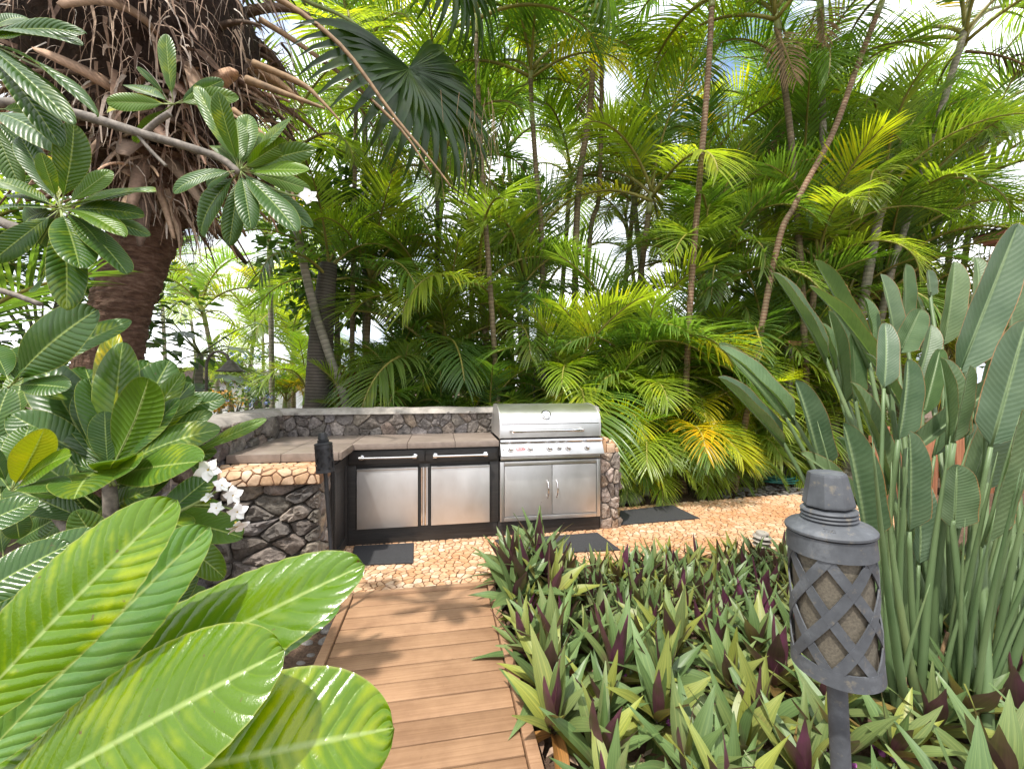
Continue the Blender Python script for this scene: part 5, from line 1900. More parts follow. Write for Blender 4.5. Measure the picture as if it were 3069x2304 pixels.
def plumeria_tree():
    D = 1.5
    root = at(-420, 1400, 1.6)
    e = empty('plumeria_tree', (root.x, root.y, -0.06), 'plumeria tree reaching a bare grey branch across the shaggy palm trunk', 'tree')
    def branch(px, r0, r1, D0=D):
        P = smooth_path([at(*p[:2], p[2] if len(p) > 2 else D0) for p in px], 24)
        b = MB(); b.tube(P, [r0 + (r1 - r0) * i / 24 + 0.0012 * (i % 2) for i in range(25)], 10)
        return b.build('branch', M_['plumeria_bark'], e, True, False)
    P = [Vector((root.x, root.y, -0.08)), at(-430, 900, 1.6), at(-330, 500, 1.55), at(-120, 330, 1.5)]
    b = MB(); b.tube(smooth_path(P, 20), [0.05 - 0.03 * i / 20 for i in range(21)], 12); b.build('trunk', M_['plumeria_bark'], e, True, False)
    branch([(-120, 330), (40, 310), (230, 342), (420, 400), (560, 440), (660, 475), (718, 520)], 0.020, 0.011)
    branch([(430, 400), (470, 365), (508, 340)], 0.010, 0.010)
    branch([(410, 400), (450, 450), (498, 498)], 0.007, 0.005)
    branch([(-250, 560, 1.35), (-60, 640, 1.25), (90, 690, 1.2), (178, 640, 1.2)], 0.016, 0.011)
    branch([(-200, 820, 1.6), (0, 870, 1.6), (120, 912, 1.6)], 0.012, 0.009)
    # right-hand rosette
    tips = [z1(1070, 450), z1(1100, 530), z1(1240, 550), (*z1(1290, 600), {'c': 'b'}), (*z1(1455, 590), {'c': 'm'}), (*z1(1395, 705), {'c': 'b'}), (*z1(1535, 722), {'c': 'm'}),
            (*z1(1540, 850), {'c': 'b'}), (*z1(1560, 935), {'c': 'l'}), (*z1(1555, 1135), {'c': 'd'}), (*z1(1480, 1120), {'c': 'd'}), (*z1(1140, 1225), {'c': 'd', 'dd': 0.0}),
            (*z1(900, 1160), {'c': 'd', 'w': 1.25}), (*z1(975, 915), {'c': 'd'}), (*z1(795, 885), {'c': 'd', 'w': 1.1}), (*z1(1050, 665), {'c': 'm'}), (*z1(940, 370), {'c': 'm', 'w': 0.6}), (*z1(1250, 1090), {'c': 'd'}), (*z1(1180, 570), {'c': 'l'}), (*z1(1430, 800), {'c': 'l'})]
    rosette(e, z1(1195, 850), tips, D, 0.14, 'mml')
    # upper small rosette
    rosette(e, z1(862, 520), [(*z1(815, 150), {'w': 0.8}), (*z1(680, 318), {'w': 0.8}), (*z1(615, 395), {'c': 'd'}), (*z1(442, 480), {'c': 'y', 'dd': 0.02}), (*z1(530, 510), {'c': 'l', 'w': 1.25, 'dd': -0.05}), (*z1(1150, 440), {'c': 'l'}), (*z1(1070, 490), {}), (*z1(1110, 400), {'c': 'd'}), (*z1(640, 672), {'c': 'l', 'dd': 0.1})], D + 0.05, 0.12, 'md')
    # left rosette, nearer
    tips = [(*z1(400, 608), {'w': 1.25, 'dd': -0.03, 'c': 'm'}), (*z1(555, 850), {'c': 'l'}), (*z1(740, 888), {'c': 'm'}), (*z1(715, 945), {'c': 'm'}), (*z1(745, 1140), {'c': 'd'}), (*z1(655, 1315), {'c': 'd'}),
            (*z1(405, 1310), {'w': 1.2, 'dd': -0.1, 'c': 'd'}), (*z1(150, 1290), {'w': 1.2, 'c': 'd'}), (*z1(-60, 1300), {}), (*z1(-90, 1130), {}), (*z1(-90, 1010), {}), (*z1(-60, 850), {}), (*z1(100, 680), {'w': 0.9}), (*z1(240, 630), {'w': 0.55, 'c': 'y'}),
            (*z1(200, 760), {'c': 'm'}), (*z1(600, 1085), {'c': 'l'}), (*z1(365, 1500), {'c': 'd'}), (*z1(690, 1040), {'c': 'd'}), (*z1(520, 1180), {'c': 'd'}), (*z1(30, 930), {'c': 'd'}), (*z1(250, 1480), {'c': 'd', 'dd': 0.2})]
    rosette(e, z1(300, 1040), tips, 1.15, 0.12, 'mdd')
    # leaves entering from the upper left
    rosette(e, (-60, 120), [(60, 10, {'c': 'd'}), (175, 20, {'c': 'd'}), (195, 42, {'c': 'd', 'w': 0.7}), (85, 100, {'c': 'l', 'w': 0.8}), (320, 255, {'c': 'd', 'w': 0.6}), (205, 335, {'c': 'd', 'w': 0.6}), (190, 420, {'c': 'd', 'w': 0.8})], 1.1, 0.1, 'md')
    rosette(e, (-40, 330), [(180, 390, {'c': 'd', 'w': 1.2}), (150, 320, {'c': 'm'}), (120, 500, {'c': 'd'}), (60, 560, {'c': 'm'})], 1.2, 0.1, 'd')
    flower(e, at(925, 590, 1.45), (0.2, -1, 0.3), 0.034)
    b = MB(); b.tube([at(800, 560, 1.5), at(870, 585, 1.48), at(922, 592, 1.46)], 0.004, 6); b.build('flower_stalk', M_['flower_stem'], e, True, False)


plumeria_tree()


def plumeria_bush():
    WS[0] = 0.95
    D = 1.35
    g = at(250, 1700, D)
    e = empty('plumeria_bush', (g.x, g.y, -0.08), 'leafy plumeria bush with white flowers in front of the stone wall', 'shrub')
    c = z4(600, 1060)
    def br(px, r, D0):
        P = smooth_path([at(u, v, D0) for u, v in px], 14)
        b = MB(); b.tube(P, [r * (1.3 - 0.5 * i / 14) for i in range(15)], 10); b.build('branch', M_['plumeria_bark'], e, True, False)
    P = [Vector((g.x, g.y, -0.1)), at(290, 1850, D + 0.05), at(330, 1600, D), at(*c, D)]
    b = MB(); b.tube(smooth_path(P, 14), [0.03 - 0.012 * i / 14 for i in range(15)], 10); b.build('trunk', M_['plumeria_bark'], e, True, False)
    br([(300, 1720), (180, 1560), (70, 1440)], 0.014, D)
    br([(310, 1700), (420, 1560), (520, 1520)], 0.014, D)
    br([(300, 1650), (140, 1300), (100, 1120)], 0.014, D + 0.15)
    tips = [(*z4(680, 322), {'c': 'm', 'dd': 0.1, 'm': 2}), (*z4(545, 480), {'c': 'd', 'w': 1.2}), (*z4(880, 508), {'c': 'l', 'w': 1.3, 'up': (0.2, 0.9, 0.4)}),
            (*z4(185, 650), {'c': 'd'}), (*z4(1000, 635), {'c': 'd', 'w': 1.1}), (*z4(1105, 725), {'c': 'm', 'w': 1.15}), (*z4(385, 972), {'c': 'm', 'w': 1.3, 'dd': -0.3, 'm': 3}),
            (*z4(910, 988), {'c': 'm'}), (*z4(1118, 985), {'c': 'm', 'w': 1.1, 'dd': -0.2}), (*z4(-40, 860), {'c': 'd'}), (*z4(300, 1165), {'c': 'm'}), (*z4(570, 700), {'c': 'd', 'w': 1.1}),
            (*z4(700, 990), {'c': 'm', 'dd': -0.2, 'w': 1.2}), (*z4(640, 930), {'c': 'm', 'dd': -0.2}), (*z4(840, 370), {'c': 'd', 'dd': 0.25}), (*z4(945, 395), {'c': 'd', 'dd': 0.25}),
            (*z4(1100, 520), {'c': 'd', 'dd': 0.2, 'w': 0.8}), (*z4(1060, 600), {'c': 'l', 'w': 0.6}), (*z4(1150, 690), {'c': 'm', 'dd': 0.1, 'w': 0.7}), (*z4(600, 225), {'c': 'y', 'w': 0.55, 'dd': 0.1}),
            (*z4(210, 425), {'c': 'd', 'dd': 0.2}), (*z4(420, 480), {'c': 'd', 'dd': 0.2}), (*z4(490, 380), {'c': 'd', 'dd': 0.25}), (*z4(1020, 480), {'c': 'l', 'dd': 0.15, 'w': 0.6})]
    rosette(e, c, tips, D, 0.1, 'md')
    rosette(e, z4(1010, 960), [(*z4(1475, 748), {'c': 'l', 'w': 0.62, 'dd': 0.15, 'm': 2}), (*z4(1180, 1105), {'c': 'd', 'dd': 0.1}), (*z4(1110, 920), {'c': 'm', 'w': 0.6})], D + 0.1, 0.1)
    rosette(e, z4(760, 1290), [(*z4(1315, 1345), {'c': 'm'}), (*z4(1295, 1605), {'c': 'l', 'dd': 0.1}), (*z4(1150, 1520), {'c': 'd'}), (*z4(700, 1180), {'c': 'm'}), (*z4(1030, 1350), {'c': 'd', 'dd': -0.2}), (*z4(980, 1560), {'c': 'd'}), (*z4(850, 1600), {'c': 'm'}), (*z4(1020, 1700), {'c': 'm'}), (*z4(1000, 1760), {'c': 'd'})], D, 0.1)
    rosette(e, z4(60, 560), [(*z4(440, 130), {'c': 'd', 'w': 1.2}), (*z4(705, 175), {'c': 'p', 'w': 0.75, 'dd': 0.15}), (*z4(268, 400), {'c': 'y', 'w': 1.1}), (*z4(130, 478), {'c': 'd'}), (*z4(372, 640), {'c': 'm', 'w': 1.1}), (*z4(-60, 640), {}), (*z4(-60, 300), {}), (*z4(360, 560), {'c': 'd'}), (*z4(230, 330), {'c': 'd', 'dd': 0.2}), (*z4(300, 330), {'c': 'd', 'dd': 0.3})], D - 0.15, 0.1, 'd')
    rosette(e, z4(60, 1150), [(*z4(325, 1060), {'c': 'd', 'w': 1.1}), (*z4(330, 920), {'c': 'l'}), (*z4(320, 1170), {'c': 'm'}), (*z4(-60, 900), {'c': 'd'}), (*z4(250, 820), {'c': 'y'}), (*z4(150, 760), {'c': 'm'}), (*z4(-50, 1000), {'c': 'd'}), (*z4(110, 1420), {'c': 'd', 'w': 1.3})], D - 0.2, 0.1, 'd')
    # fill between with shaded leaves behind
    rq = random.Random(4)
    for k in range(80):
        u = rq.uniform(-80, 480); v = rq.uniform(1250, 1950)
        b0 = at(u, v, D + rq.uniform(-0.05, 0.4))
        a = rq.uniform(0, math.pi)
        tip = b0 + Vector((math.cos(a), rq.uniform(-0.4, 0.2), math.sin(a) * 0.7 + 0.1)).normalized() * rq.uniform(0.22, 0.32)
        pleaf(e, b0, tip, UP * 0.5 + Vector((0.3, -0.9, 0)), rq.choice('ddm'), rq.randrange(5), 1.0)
    # flower spray
    st = [z4(980, 1265), z4(1090, 1210), z4(1190, 1150), z4(1260, 1130)]
    b = MB(); b.tube(smooth_path([at(u, v, 1.28) for u, v in st], 10), [0.006 - 0.003 * i / 10 for i in range(11)], 7); b.build('flower_stalk', M_['flower_stem'], e, True, False)
    b = MB(); b.tube(smooth_path([at(*z4(1060, 1225), 1.28), at(*z4(1180, 1225), 1.27), at(*z4(1300, 1250), 1.26)], 8), 0.0032, 6); b.build('flower_stalk', M_['flower_stem'], e, True, False)
    for (x, y, n_, s) in ((1150, 1030, (0.2, -1, 0.3), 0.036), (1225, 1115, (0.7, -0.5, 0.6), 0.026), (1285, 1170, (0.8, -0.6, 0.1), 0.030), (1195, 1240, (0.3, -0.8, 0.5), 0.022), (1310, 1260, (0.7, -0.7, -0.1), 0.030), (1150, 1180, (-0.3, -0.6, 0.8), 0.020), (1310, 1340, (0.5, -0.5, -0.7), 0.032)):
        flower(e, at(*z4(x, y), 1.25), n_, s)


plumeria_bush()


def foreground_plumeria():
    g = at(-500, 2304, 0.62)
    e = empty('plumeria_shrub', (g.x, g.y, -0.1), 'plumeria shrub with huge glossy sunlit leaves overhanging the boardwalk edge', 'shrub')
    b = MB(); b.tube(smooth_path([Vector((g.x, g.y, -0.12)), g + Vector((0.02, 0.0, -0.2)), at(-330, 2330, 0.5)], 10), [0.03] * 4 + [0.026] * 4 + [0.02] * 3, 10); b.build('trunk', M_['plumeria_bark'], e, True, False)
    U1 = (-0.25, -0.45, 0.85)
    for (bp, tp, up, c, m, w) in (
            ((-230, 2290, 0.42), (498, 1490, 0.49), (0.28, -0.62, 0.70), 'b', 0, 0.84),
            ((-130, 2360, 0.52), (600, 1575, 0.60), (0.45, -0.45, 0.75), 'p', 0, 0.74),
            ((-120, 2330, 0.56), (1075, 1668, 0.66), (0.25, -0.6, 0.75), 'l', 0, 0.70),
            ((430, 2100, 0.70), (1012, 1790, 0.80), (0.2, -0.35, 0.9), 'p', 0, 0.95),
            ((-120, 2500, 0.42), (828, 1940, 0.47), (0.25, -0.62, 0.72), 'b', 0, 1.12),
            ((180, 2390, 0.44), (1192, 2160, 0.50), (0.2, -0.68, 0.68), 'b', 1, 1.18),
            ((-170, 1850, 0.72), (190, 1615, 0.80), (0.3, -0.7, 0.6), 'd', 1, 1.2),
            ((-60, 1780, 0.80), (310, 1590, 0.9), (0.3, -0.8, 0.5), 'd', 1, 1.25),
            ((-170, 1640, 0.80), (80, 1480, 0.85), (0.3, -0.7, 0.6), 'd', 3, 1.2),
            ((-200, 1950, 0.75), (160, 1760, 0.8), (0.3, -0.7, 0.6), 'd', 0, 1.2),
            ((-150, 1900, 0.9), (560, 1700, 1.0), (0.2, -0.6, 0.7), 'd', 0, 0.9)):
        pleaf(e, at(*bp), at(*tp), up, c, m, w, True)


foreground_plumeria()


# =================================================================== bird of paradise
def strel_mesh(seed, fold=0.75, wid=0.15, curl=0.10, notch=False):
    rng = random.Random(seed)
    NV, NU = 40, 12
    b = MB(); verts = []; uvs = []
    for j in range(NV + 1):
        t = j / NV
        w = wid * min(1, (t / 0.16) ** 0.7) * (1 if t < 0.55 else math.sqrt(max(0.0, 1 - ((t - 0.55) / 0.45) ** 2.2)))
        w = max(w, 0.002)
        zc = -curl * t * t
        for i in range(NU + 1):
            u = i / NU * 2 - 1; au = abs(u)
            x = u * w * (1 - 0.25 * fold * au)
            z = zc + au * w * fold * (1 - 0.25 * au) + 0.006 * au * math.sin(t * 15 + seed + (1.7 if u > 0 else 0)) + 0.0022 * math.sin(2 * math.pi * 22 * (t - 0.12 * au)) * au
            verts.append((x, t + 0.02 * au * au, z)); uvs.append((i / NU, t))
    fs = [(j * (NU + 1) + i, j * (NU + 1) + i + 1, (j + 1) * (NU + 1) + i + 1, (j + 1) * (NU + 1) + i) for j in range(NV) for i in range(NU)]
    b.add(verts, fs, 0, uvs)
    b.tube([(0, -0.02, -0.008), (0, 0.3, -curl * 0.09 - 0.006), (0, 0.7, -curl * 0.49 - 0.004), (0, 0.98, -curl * 0.96)], [0.016, 0.012, 0.007, 0.002], 7, 1)
    return b.mesh('leaf', [M_['strelitzia_leaf'], M_['strelitzia_stalk']], True)


ST = [strel_mesh(1), strel_mesh(2, 0.95, 0.15, 0.05), strel_mesh(3, 0.55, 0.16, 0.2), strel_mesh(4, 1.2, 0.17, 0.12), strel_mesh(5, 0.4, 0.19, 0.0)]


def zs(x, y): return (2100 + x / 1.9546, 650 + y / 1.9546)


def strelitzia():
    g = gp(2830, 2010)
    e = empty('bird_of_paradise', (g.x, g.y, -0.06), 'large bird of paradise clump with grey-green paddle leaves beside the grey torch', 'plant')
    rng = random.Random(19)
    L = [  # tip, blade base (zoom px), distance, facing, mesh, width, foot pixel
        ((488, 305), (735, 840), 2.35, (0.5, -0.8, 0.2), 0, 0.85, (2740, 1930)),
        ((708, 245), (985, 870), 2.3, (0.6, -0.7, 0.2), 1, 0.9, (2745, 1960)),
        ((812, 345), (1105, 1020), 2.0, (0.7, -0.6, 0.3), 2, 0.95, (2760, 2010)),
        ((148, 732), (500, 1190), 2.4, (-0.3, -0.8, 0.5), 0, 0.85, (2680, 1900)),
        ((222, 712), (555, 1205), 2.25, (0.3, -0.8, 0.5), 2, 1.0, (2690, 1920)),
        ((135, 930), (485, 1335), 2.2, (0.4, -0.7, 0.6), 1, 0.95, (2690, 1940)),
        ((597, 968), (700, 1480), 2.1, (-0.3, -0.9, 0.1), 3, 1.0, (2700, 1950)),
        ((822, 548), (835, 1100), 2.45, (0.2, -0.9, 0.1), 3, 0.85, (2760, 1930)),
        ((885, 655), (908, 1085), 2.3, (0.0, -1.0, 0.1), 4, 0.8, (2750, 1940)),
        ((1095, 328), (1135, 740), 2.6, (-0.2, -0.9, 0.1), 0, 0.9, (2800, 1920)),
        ((1200, 283), (1195, 640), 2.7, (0.1, -1, 0.1), 4, 1.0, (2830, 1900)),
        ((1333, 312), (1345, 470), 2.8, (0.1, -1, 0.1), 4, 1.3, (2880, 1900)),
        ((1285, 545), (1165, 800), 2.4, (-0.2, -0.9, 0.2), 4, 1.25, (2830, 1950)),
        ((1388, 628), (1260, 985), 2.2, (-0.3, -0.9, 0.1), 0, 1.0, (2840, 1970)),
        ((1412, 765), (1300, 1170), 2.1, (-0.7, -0.6, 0.1), 3, 0.8, (2820, 2000)),
        ((1135, 782), (1245, 1330), 1.9, (0.6, -0.7, 0.1), 2, 0.85, (2790, 2050)),
        ((955, 968), (1105, 1585), 1.95, (0.2, -0.9, 0.1), 0, 0.8, (2740, 2010)),
        ((832, 1288), (1060, 1665), 1.9, (0.6, -0.7, 0.3), 1, 0.8, (2740, 2010)),
        ((705, 1365), (930, 1690), 2.0, (0.3, -0.8, 0.4), 2, 0.95, (2700, 1960)),
        ((1528, 255), (1415, 760), 2.4, (-0.4, -0.9, 0.1), 0, 1.0, (2890, 1950)),
        ((1852, 55), (1505, 935), 1.85, (-0.35, -0.9, 0.2), 4, 0.78, (2800, 2080)),
        ((1690, 222), (1600, 560), 2.5, (-0.3, -0.9, 0.1), 2, 1.0, (2900, 1960)),
        ((1835, 278), (1805, 830), 2.2, (0.1, -1, 0.1), 4, 1.0, (2990, 2050)),
        ((1665, 640), (1745, 960), 2.1, (0.5, -0.8, 0.2), 1, 1.1, (2960, 2020)),
        ((1778, 930), (1215, 1400), 1.8, (-0.3, -0.5, 0.8), 1, 0.62, (2770, 2080)),
        ((1930, 690), (1735, 1140), 1.75, (-0.2, -0.9, 0.4), 0, 1.05, (2930, 2180)),
        ((1930, 850), (1700, 1160), 1.7, (-0.5, -0.7, 0.5), 3, 1.0, (2900, 2180)),
        ((1500, 1455), (1480, 1830), 1.55, (-0.3, -0.95, 0.0), 4, 1.25, (2915, 2115)),
        ((1800, 430), (1790, 800), 2.6, (0.2, -1, 0), 0, 1.0, (3000, 1980)),
        ((1560, 420), (1545, 640), 2.7, (0.3, -0.8, 0.2), 3, 1.0, (2930, 1930)),
        ((1000, 470), (1010, 800), 2.75, (0.1, -1, 0.1), 0, 1.0, (2800, 1900)),
        ((1330, 500), (1330, 760), 2.75, (0.2, -1, 0.1), 2, 1.0, (2860, 1910)),
        ((1270, 430), (1290, 700), 2.8, (0.4, -0.9, 0.1), 0, 1.0, (2860, 1900)),
        ((720, 620), (790, 900), 2.6, (0.3, -0.9, 0.1), 1, 1.0, (2740, 1890)),
        ((1890, 1080), (1820, 1300), 2.3, (0.1, -0.9, 0.3), 2, 1.1, (2990, 1990)),
    ]
    for k, (tp, bp, D, face, m, w, foot) in enumerate(L):
        tip = at(*zs(*tp), D); base = at(*zs(*bp), D + rng.uniform(-0.03, 0.05))
        d = tip - base
        c = rng.choice(((1, 1, 1), (0.85, 0.9, 0.95), (1.15, 1.12, 0.95), (0.95, 1.05, 0.85)))
        Ln = d.length
        lf = link('leaf', ST[m], e, frame(base, d, face, Ln * w * 0.88 * (0.6 / Ln) ** 0.4, Ln, Ln * (0.6 / Ln) ** 0.4), (*c, 1))
        f = gp(*foot); f.z = -0.08
        f += Vector((rng.uniform(-0.06, 0.06), rng.uniform(-0.06, 0.06), 0))
        mid = f.lerp(base, 0.55) + Vector((rng.uniform(-0.03, 0.03), rng.uniform(-0.05, 0.02), 0.02)) - d.normalized() * 0.08
        P = smooth_path([f, f.lerp(mid, 0.6), mid, base - d.normalized() * 0.02, base + d.normalized() * 0.03], 16)
        b = MB(); b.tube(P, [0.019 - 0.011 * (i / 16) ** 0.8 for i in range(17)], 9); b.build('stalk', M_['strelitzia_stalk'], e, True, False)
    # bare stalks fanning out of the clump, some dry
    for k in range(120):
        f = gp(rng.uniform(2640, 3120), rng.uniform(1880, 2150)); f.z = -0.08
        out = (f - Vector((g.x - 0.05, g.y + 0.1, -0.08)))
        h = rng.uniform(0.5, 1.35)
        dirv = Vector((out.x * 0.9 + rng.uniform(-0.15, 0.35), out.y * 0.5 + rng.uniform(-0.1, 0.1), 1.0)).normalized()
        tip = f + dirv * h
        dry = k % 5 == 0
        if dry: tip = f + Vector((dirv.x * 1.3, dirv.y, 0.7)).normalized() * rng.uniform(0.15, 0.5)
        P = smooth_path([f, f.lerp(tip, 0.5) + Vector((-0.02, 0, 0.02)), tip], 8)
        r = rng.uniform(0.008, 0.014)
        leafed = not dry and rng.random() < 0.25
        b = MB(); b.tube(P, [r * (1.25 - 0.55 * i / 8) if (dry or leafed) else r * (1.25 - 1.2 * (i / 8) ** 1.6) for i in range(9)], 8)
        b.build('stalk', M_['dry_stalk' if dry else 'strelitzia_stalk'], e, True, False)
        if leafed:
            d = (tip - P[-2]).normalized() + Vector((0.1, 0, 0))
            Ln = rng.uniform(0.3, 0.5)
            link('leaf', ST[rng.randrange(5)], e, frame(tip, d, (rng.uniform(-0.6, 0.6), -0.9, 0.1), Ln * 0.95, Ln, Ln), (*rng.choice(((0.8, 0.85, 0.9), (1, 1, 0.9))), 1))
    # orange flower
    c = at(3062, 1590, 1.75)
    b = MB()
    b.tube([gp(3030, 2150), c + Vector((-0.02, 0, -0.5)), c], [0.010, 0.009, 0.007], 8); fl = b.build('flower_stalk', M_['strelitzia_stalk'], e, True, False)
    for k, (dx, dz) in enumerate(((0.10, 0.09), (0.13, 0.03), (0.07, 0.12), (0.15, -0.01))):
        b = MB(); b.tube([c, c + Vector((dx * 0.5, -0.01 * k, dz * 0.5 + 0.005)), c + Vector((dx, -0.015 * k, dz))], [0.004, 0.011, 0.001], 6); b.build('petal', M_['petal_orange'], fl, True, False)
    b = MB(); b.tube([c + Vector((-0.02, 0, -0.01)), c + Vector((0.06, 0, 0.0)), c + Vector((0.19, 0, 0.005))], [0.008, 0.012, 0.001], 7); b.build('bract', M_['strelitzia_stalk'], fl, True, False)


strelitzia()


# =================================================================== rhoeo bed
def rhoeo_mesh(seed, curl, wid=0.112, fold=0.42):
    rng = random.Random(seed)
    NV, NU = 12, 4
    b = MB(); verts = []; uvs = []
    for j in range(NV + 1):
        t = j / NV
        w = wid * (0.62 + 0.38 * math.sin(math.pi * min(1, t * 1.35))) * (1 - max(0, (t - 0.55) / 0.45) ** 1.6)
        w = max(w, 0.002)
        zc = -curl * t ** 2.2
        for i in range(NU + 1):
            u = i / NU * 2 - 1; au = abs(u)
            verts.append((u * w, t - 0.12 * curl * t ** 3, zc + au * w * fold * (1.2 - 0.7 * t) + 0.008 * u * math.sin(t * 7 + seed)))
            uvs.append((i / NU, t))
    b.add(verts, [(j * (NU + 1) + i, j * (NU + 1) + i + 1, (j + 1) * (NU + 1) + i + 1, (j + 1) * (NU + 1) + i) for j in range(NV) for i in range(NU)], 0, uvs)
    return b, b.mesh('leaf', M_['rhoeo_leaf'], True)


RB = [rhoeo_mesh(1, 0.05), rhoeo_mesh(2, 0.15), rhoeo_mesh(3, 0.30), rhoeo_mesh(4, 0.5, 0.12), rhoeo_mesh(5, -0.06, 0.105), rhoeo_mesh(6, 0.75, 0.10, 0.7), rhoeo_mesh(7, 0.2, 0.14, 0.3)]
RC = [(1, 1, 1), (0.8, 0.95, 0.9), (1.3, 1.15, 0.8), (0.6, 0.75, 0.7), (1.45, 1.25, 0.7), (0.9, 0.95, 0.85), (0.75, 0.9, 0.85)]


def rhoeo_layout(rng, s, n):
    """list of (mesh index, matrix relative to the plant's base, colour)"""
    out = []
    a0 = rng.uniform(0, 6.28)
    for k in range(n):
        f = k / (n - 1)
        az = a0 + k * 2.39996 + rng.uniform(-0.25, 0.25)
        pitch = R(84 - 72 * f ** 0.95 + rng.uniform(-10, 10))
        L = s * (0.75 + 0.45 * math.sin(math.pi * (0.25 + 0.6 * f))) * rng.uniform(0.85, 1.12)
        d = Vector((math.cos(az) * math.cos(pitch), math.sin(az) * math.cos(pitch), math.sin(pitch)))
        inw = Vector((-math.cos(az) * math.sin(pitch), -math.sin(az) * math.sin(pitch), math.cos(pitch)))
        m = rng.choice((0, 4, 1) if f < 0.45 else ((1, 2, 0, 6) if f < 0.8 else (2, 3, 5, 6)))
        base = Vector((math.cos(az) * 0.012, math.sin(az) * 0.012, 0.05 * (1 - f) + 0.03))
        c = rng.choice(RC)
        if f > 0.7 and rng.random() < 0.16: c = rng.choice(((2.0, 0.75, 0.6), (1.5, 0.85, 0.7), (1.1, 0.55, 0.5)))
        inw = inw + Vector((rng.uniform(-0.25, 0.25), rng.uniform(-0.25, 0.25), 0))
        out.append((m, frame(base, d, inw, L * rng.uniform(0.8, 1.15), L, L), c))
    tl = Matrix.Rotation(rng.uniform(-0.28, 0.28), 4, 'X') @ Matrix.Rotation(rng.uniform(-0.28, 0.28), 4, 'Y')
    return [(m, tl @ M, c) for m, M, c in out]


def rhoeo_bed():
    rng = random.Random(55)
    pts = []
    for k in range(14000):
        x = rng.uniform(0.36, 3.6); y = rng.uniform(0.75, 2.76)
        q = cam_uv((x, y, 0.1))
        if not q or q[0] < 1350 or q[0] > 3250 or q[2] < 1.05: continue
        if x < 0.385 and y < 2.45: continue
        if y > 2.62 + 0.03 * math.sin(x * 5): continue
        if (x - 0.545) ** 2 + (y - 2.70) ** 2 < 0.012 or (x - 2.42) ** 2 + (y - 2.72) ** 2 < 0.012: continue
        if x > 1.75 and y > 1.35 and rng.random() < 0.6: continue       # the clump's own ground
        sp = 0.180 if q[2] < 1.9 else 0.112
        if all((x - a) ** 2 + (y - b_) ** 2 > sp * sp for a, b_, _ in pts): pts.append((x, y, q[2]))
    pts.append((0.66, 2.66, 2.7)); pts.append((0.46, 2.50, 2.5)); pts.append((0.40, 2.3, 2.3))
    pts.sort(key=lambda p: p[2])
    G = 'purple-backed boat lilies bedded beside the boardwalk'
    n = 0
    for (x, y, D) in pts[:300]:
        tall = D >= 2.69 and x == 0.66
        s = rng.uniform(0.17, 0.265) if D < 2.0 else rng.uniform(0.135, 0.175)
        z = -0.05
        if x < 0.7 and y > 2.2: s = 0.27; z = 0.0
        if tall: s = 0.30; z = 0.06
        lay = rhoeo_layout(rng, s, 18 if D < 2.0 else 13)
        near = D < 2.05
        lab = 'green and purple boat lily rosette in the bed between boardwalk and torch' if near else 'small green and purple boat lily at the patio side of the bed'
        e = None
        if near:
            e = empty('boat_lily', (x, y, z), lab, 'plant', G + (', near rows' if near else ''))
            for (m, M, c) in lay:
                k = rng.uniform(0.85, 1.15)
                link('leaf', RB[m][1], e, Matrix.Translation((x, y, z)) @ M, (c[0] * k, c[1] * k, c[2] * k, 1))
            if rng.random() < 0.35:
                for q in range(4):
                    b = MB()
                    a = rng.uniform(0, 6.28); p = Vector((x + 0.03 * math.cos(a), y + 0.03 * math.sin(a), z + 0.05))
                    b.tube([p, p + Vector((0.02 * math.cos(a), 0.02 * math.sin(a), 0.02)), p + Vector((0.035 * math.cos(a), 0.035 * math.sin(a), 0.022))], [0.005, 0.012, 0.002], 6)
                    b.build('flower', M_['rhoeo_flower'], e, True, False)
        else:
            b = MB()
            for (m, M, c) in lay:
                src = RB[m][0]
                b.add([M @ Vector(v) for v in src.v], src.f, 0, src.uv)
            c = rng.choice(RC); k = rng.uniform(0.75, 1.0)
            o = link('boat_lily', b.mesh('boat_lily', M_['rhoeo_leaf'], True), None, Matrix.Translation((x, y, z)), (c[0] * k, c[1] * k, c[2] * k, 1))
            tag(o, lab, 'plant', G + ', far rows')
    print('rhoeo', len(pts))
    # dead leaves and litter under the plants
    b = MB()
    for k in range(700):
        x = rng.uniform(0.34, 2.6); y = rng.uniform(0.8, 2.6); a = rng.uniform(0, 6.28); s = rng.uniform(0.01, 0.04)
        d = Vector((math.cos(a), math.sin(a), rng.uniform(-0.1, 0.3))); sd = Vector((-d.y, d.x, rng.uniform(-0.4, 0.4))) * 0.3
        p = Vector((x, y, -0.025))
        b.add([p, p + d * s + sd * s, p + d * 2 * s, p + d * s - sd * s], [(0, 1, 2, 3)])
    tag(b.build('leaf_litter', M_['fibre'], fix=False), 'dry brown leaf litter on the soil of the bed', 'litter', kind='stuff')


rhoeo_bed()


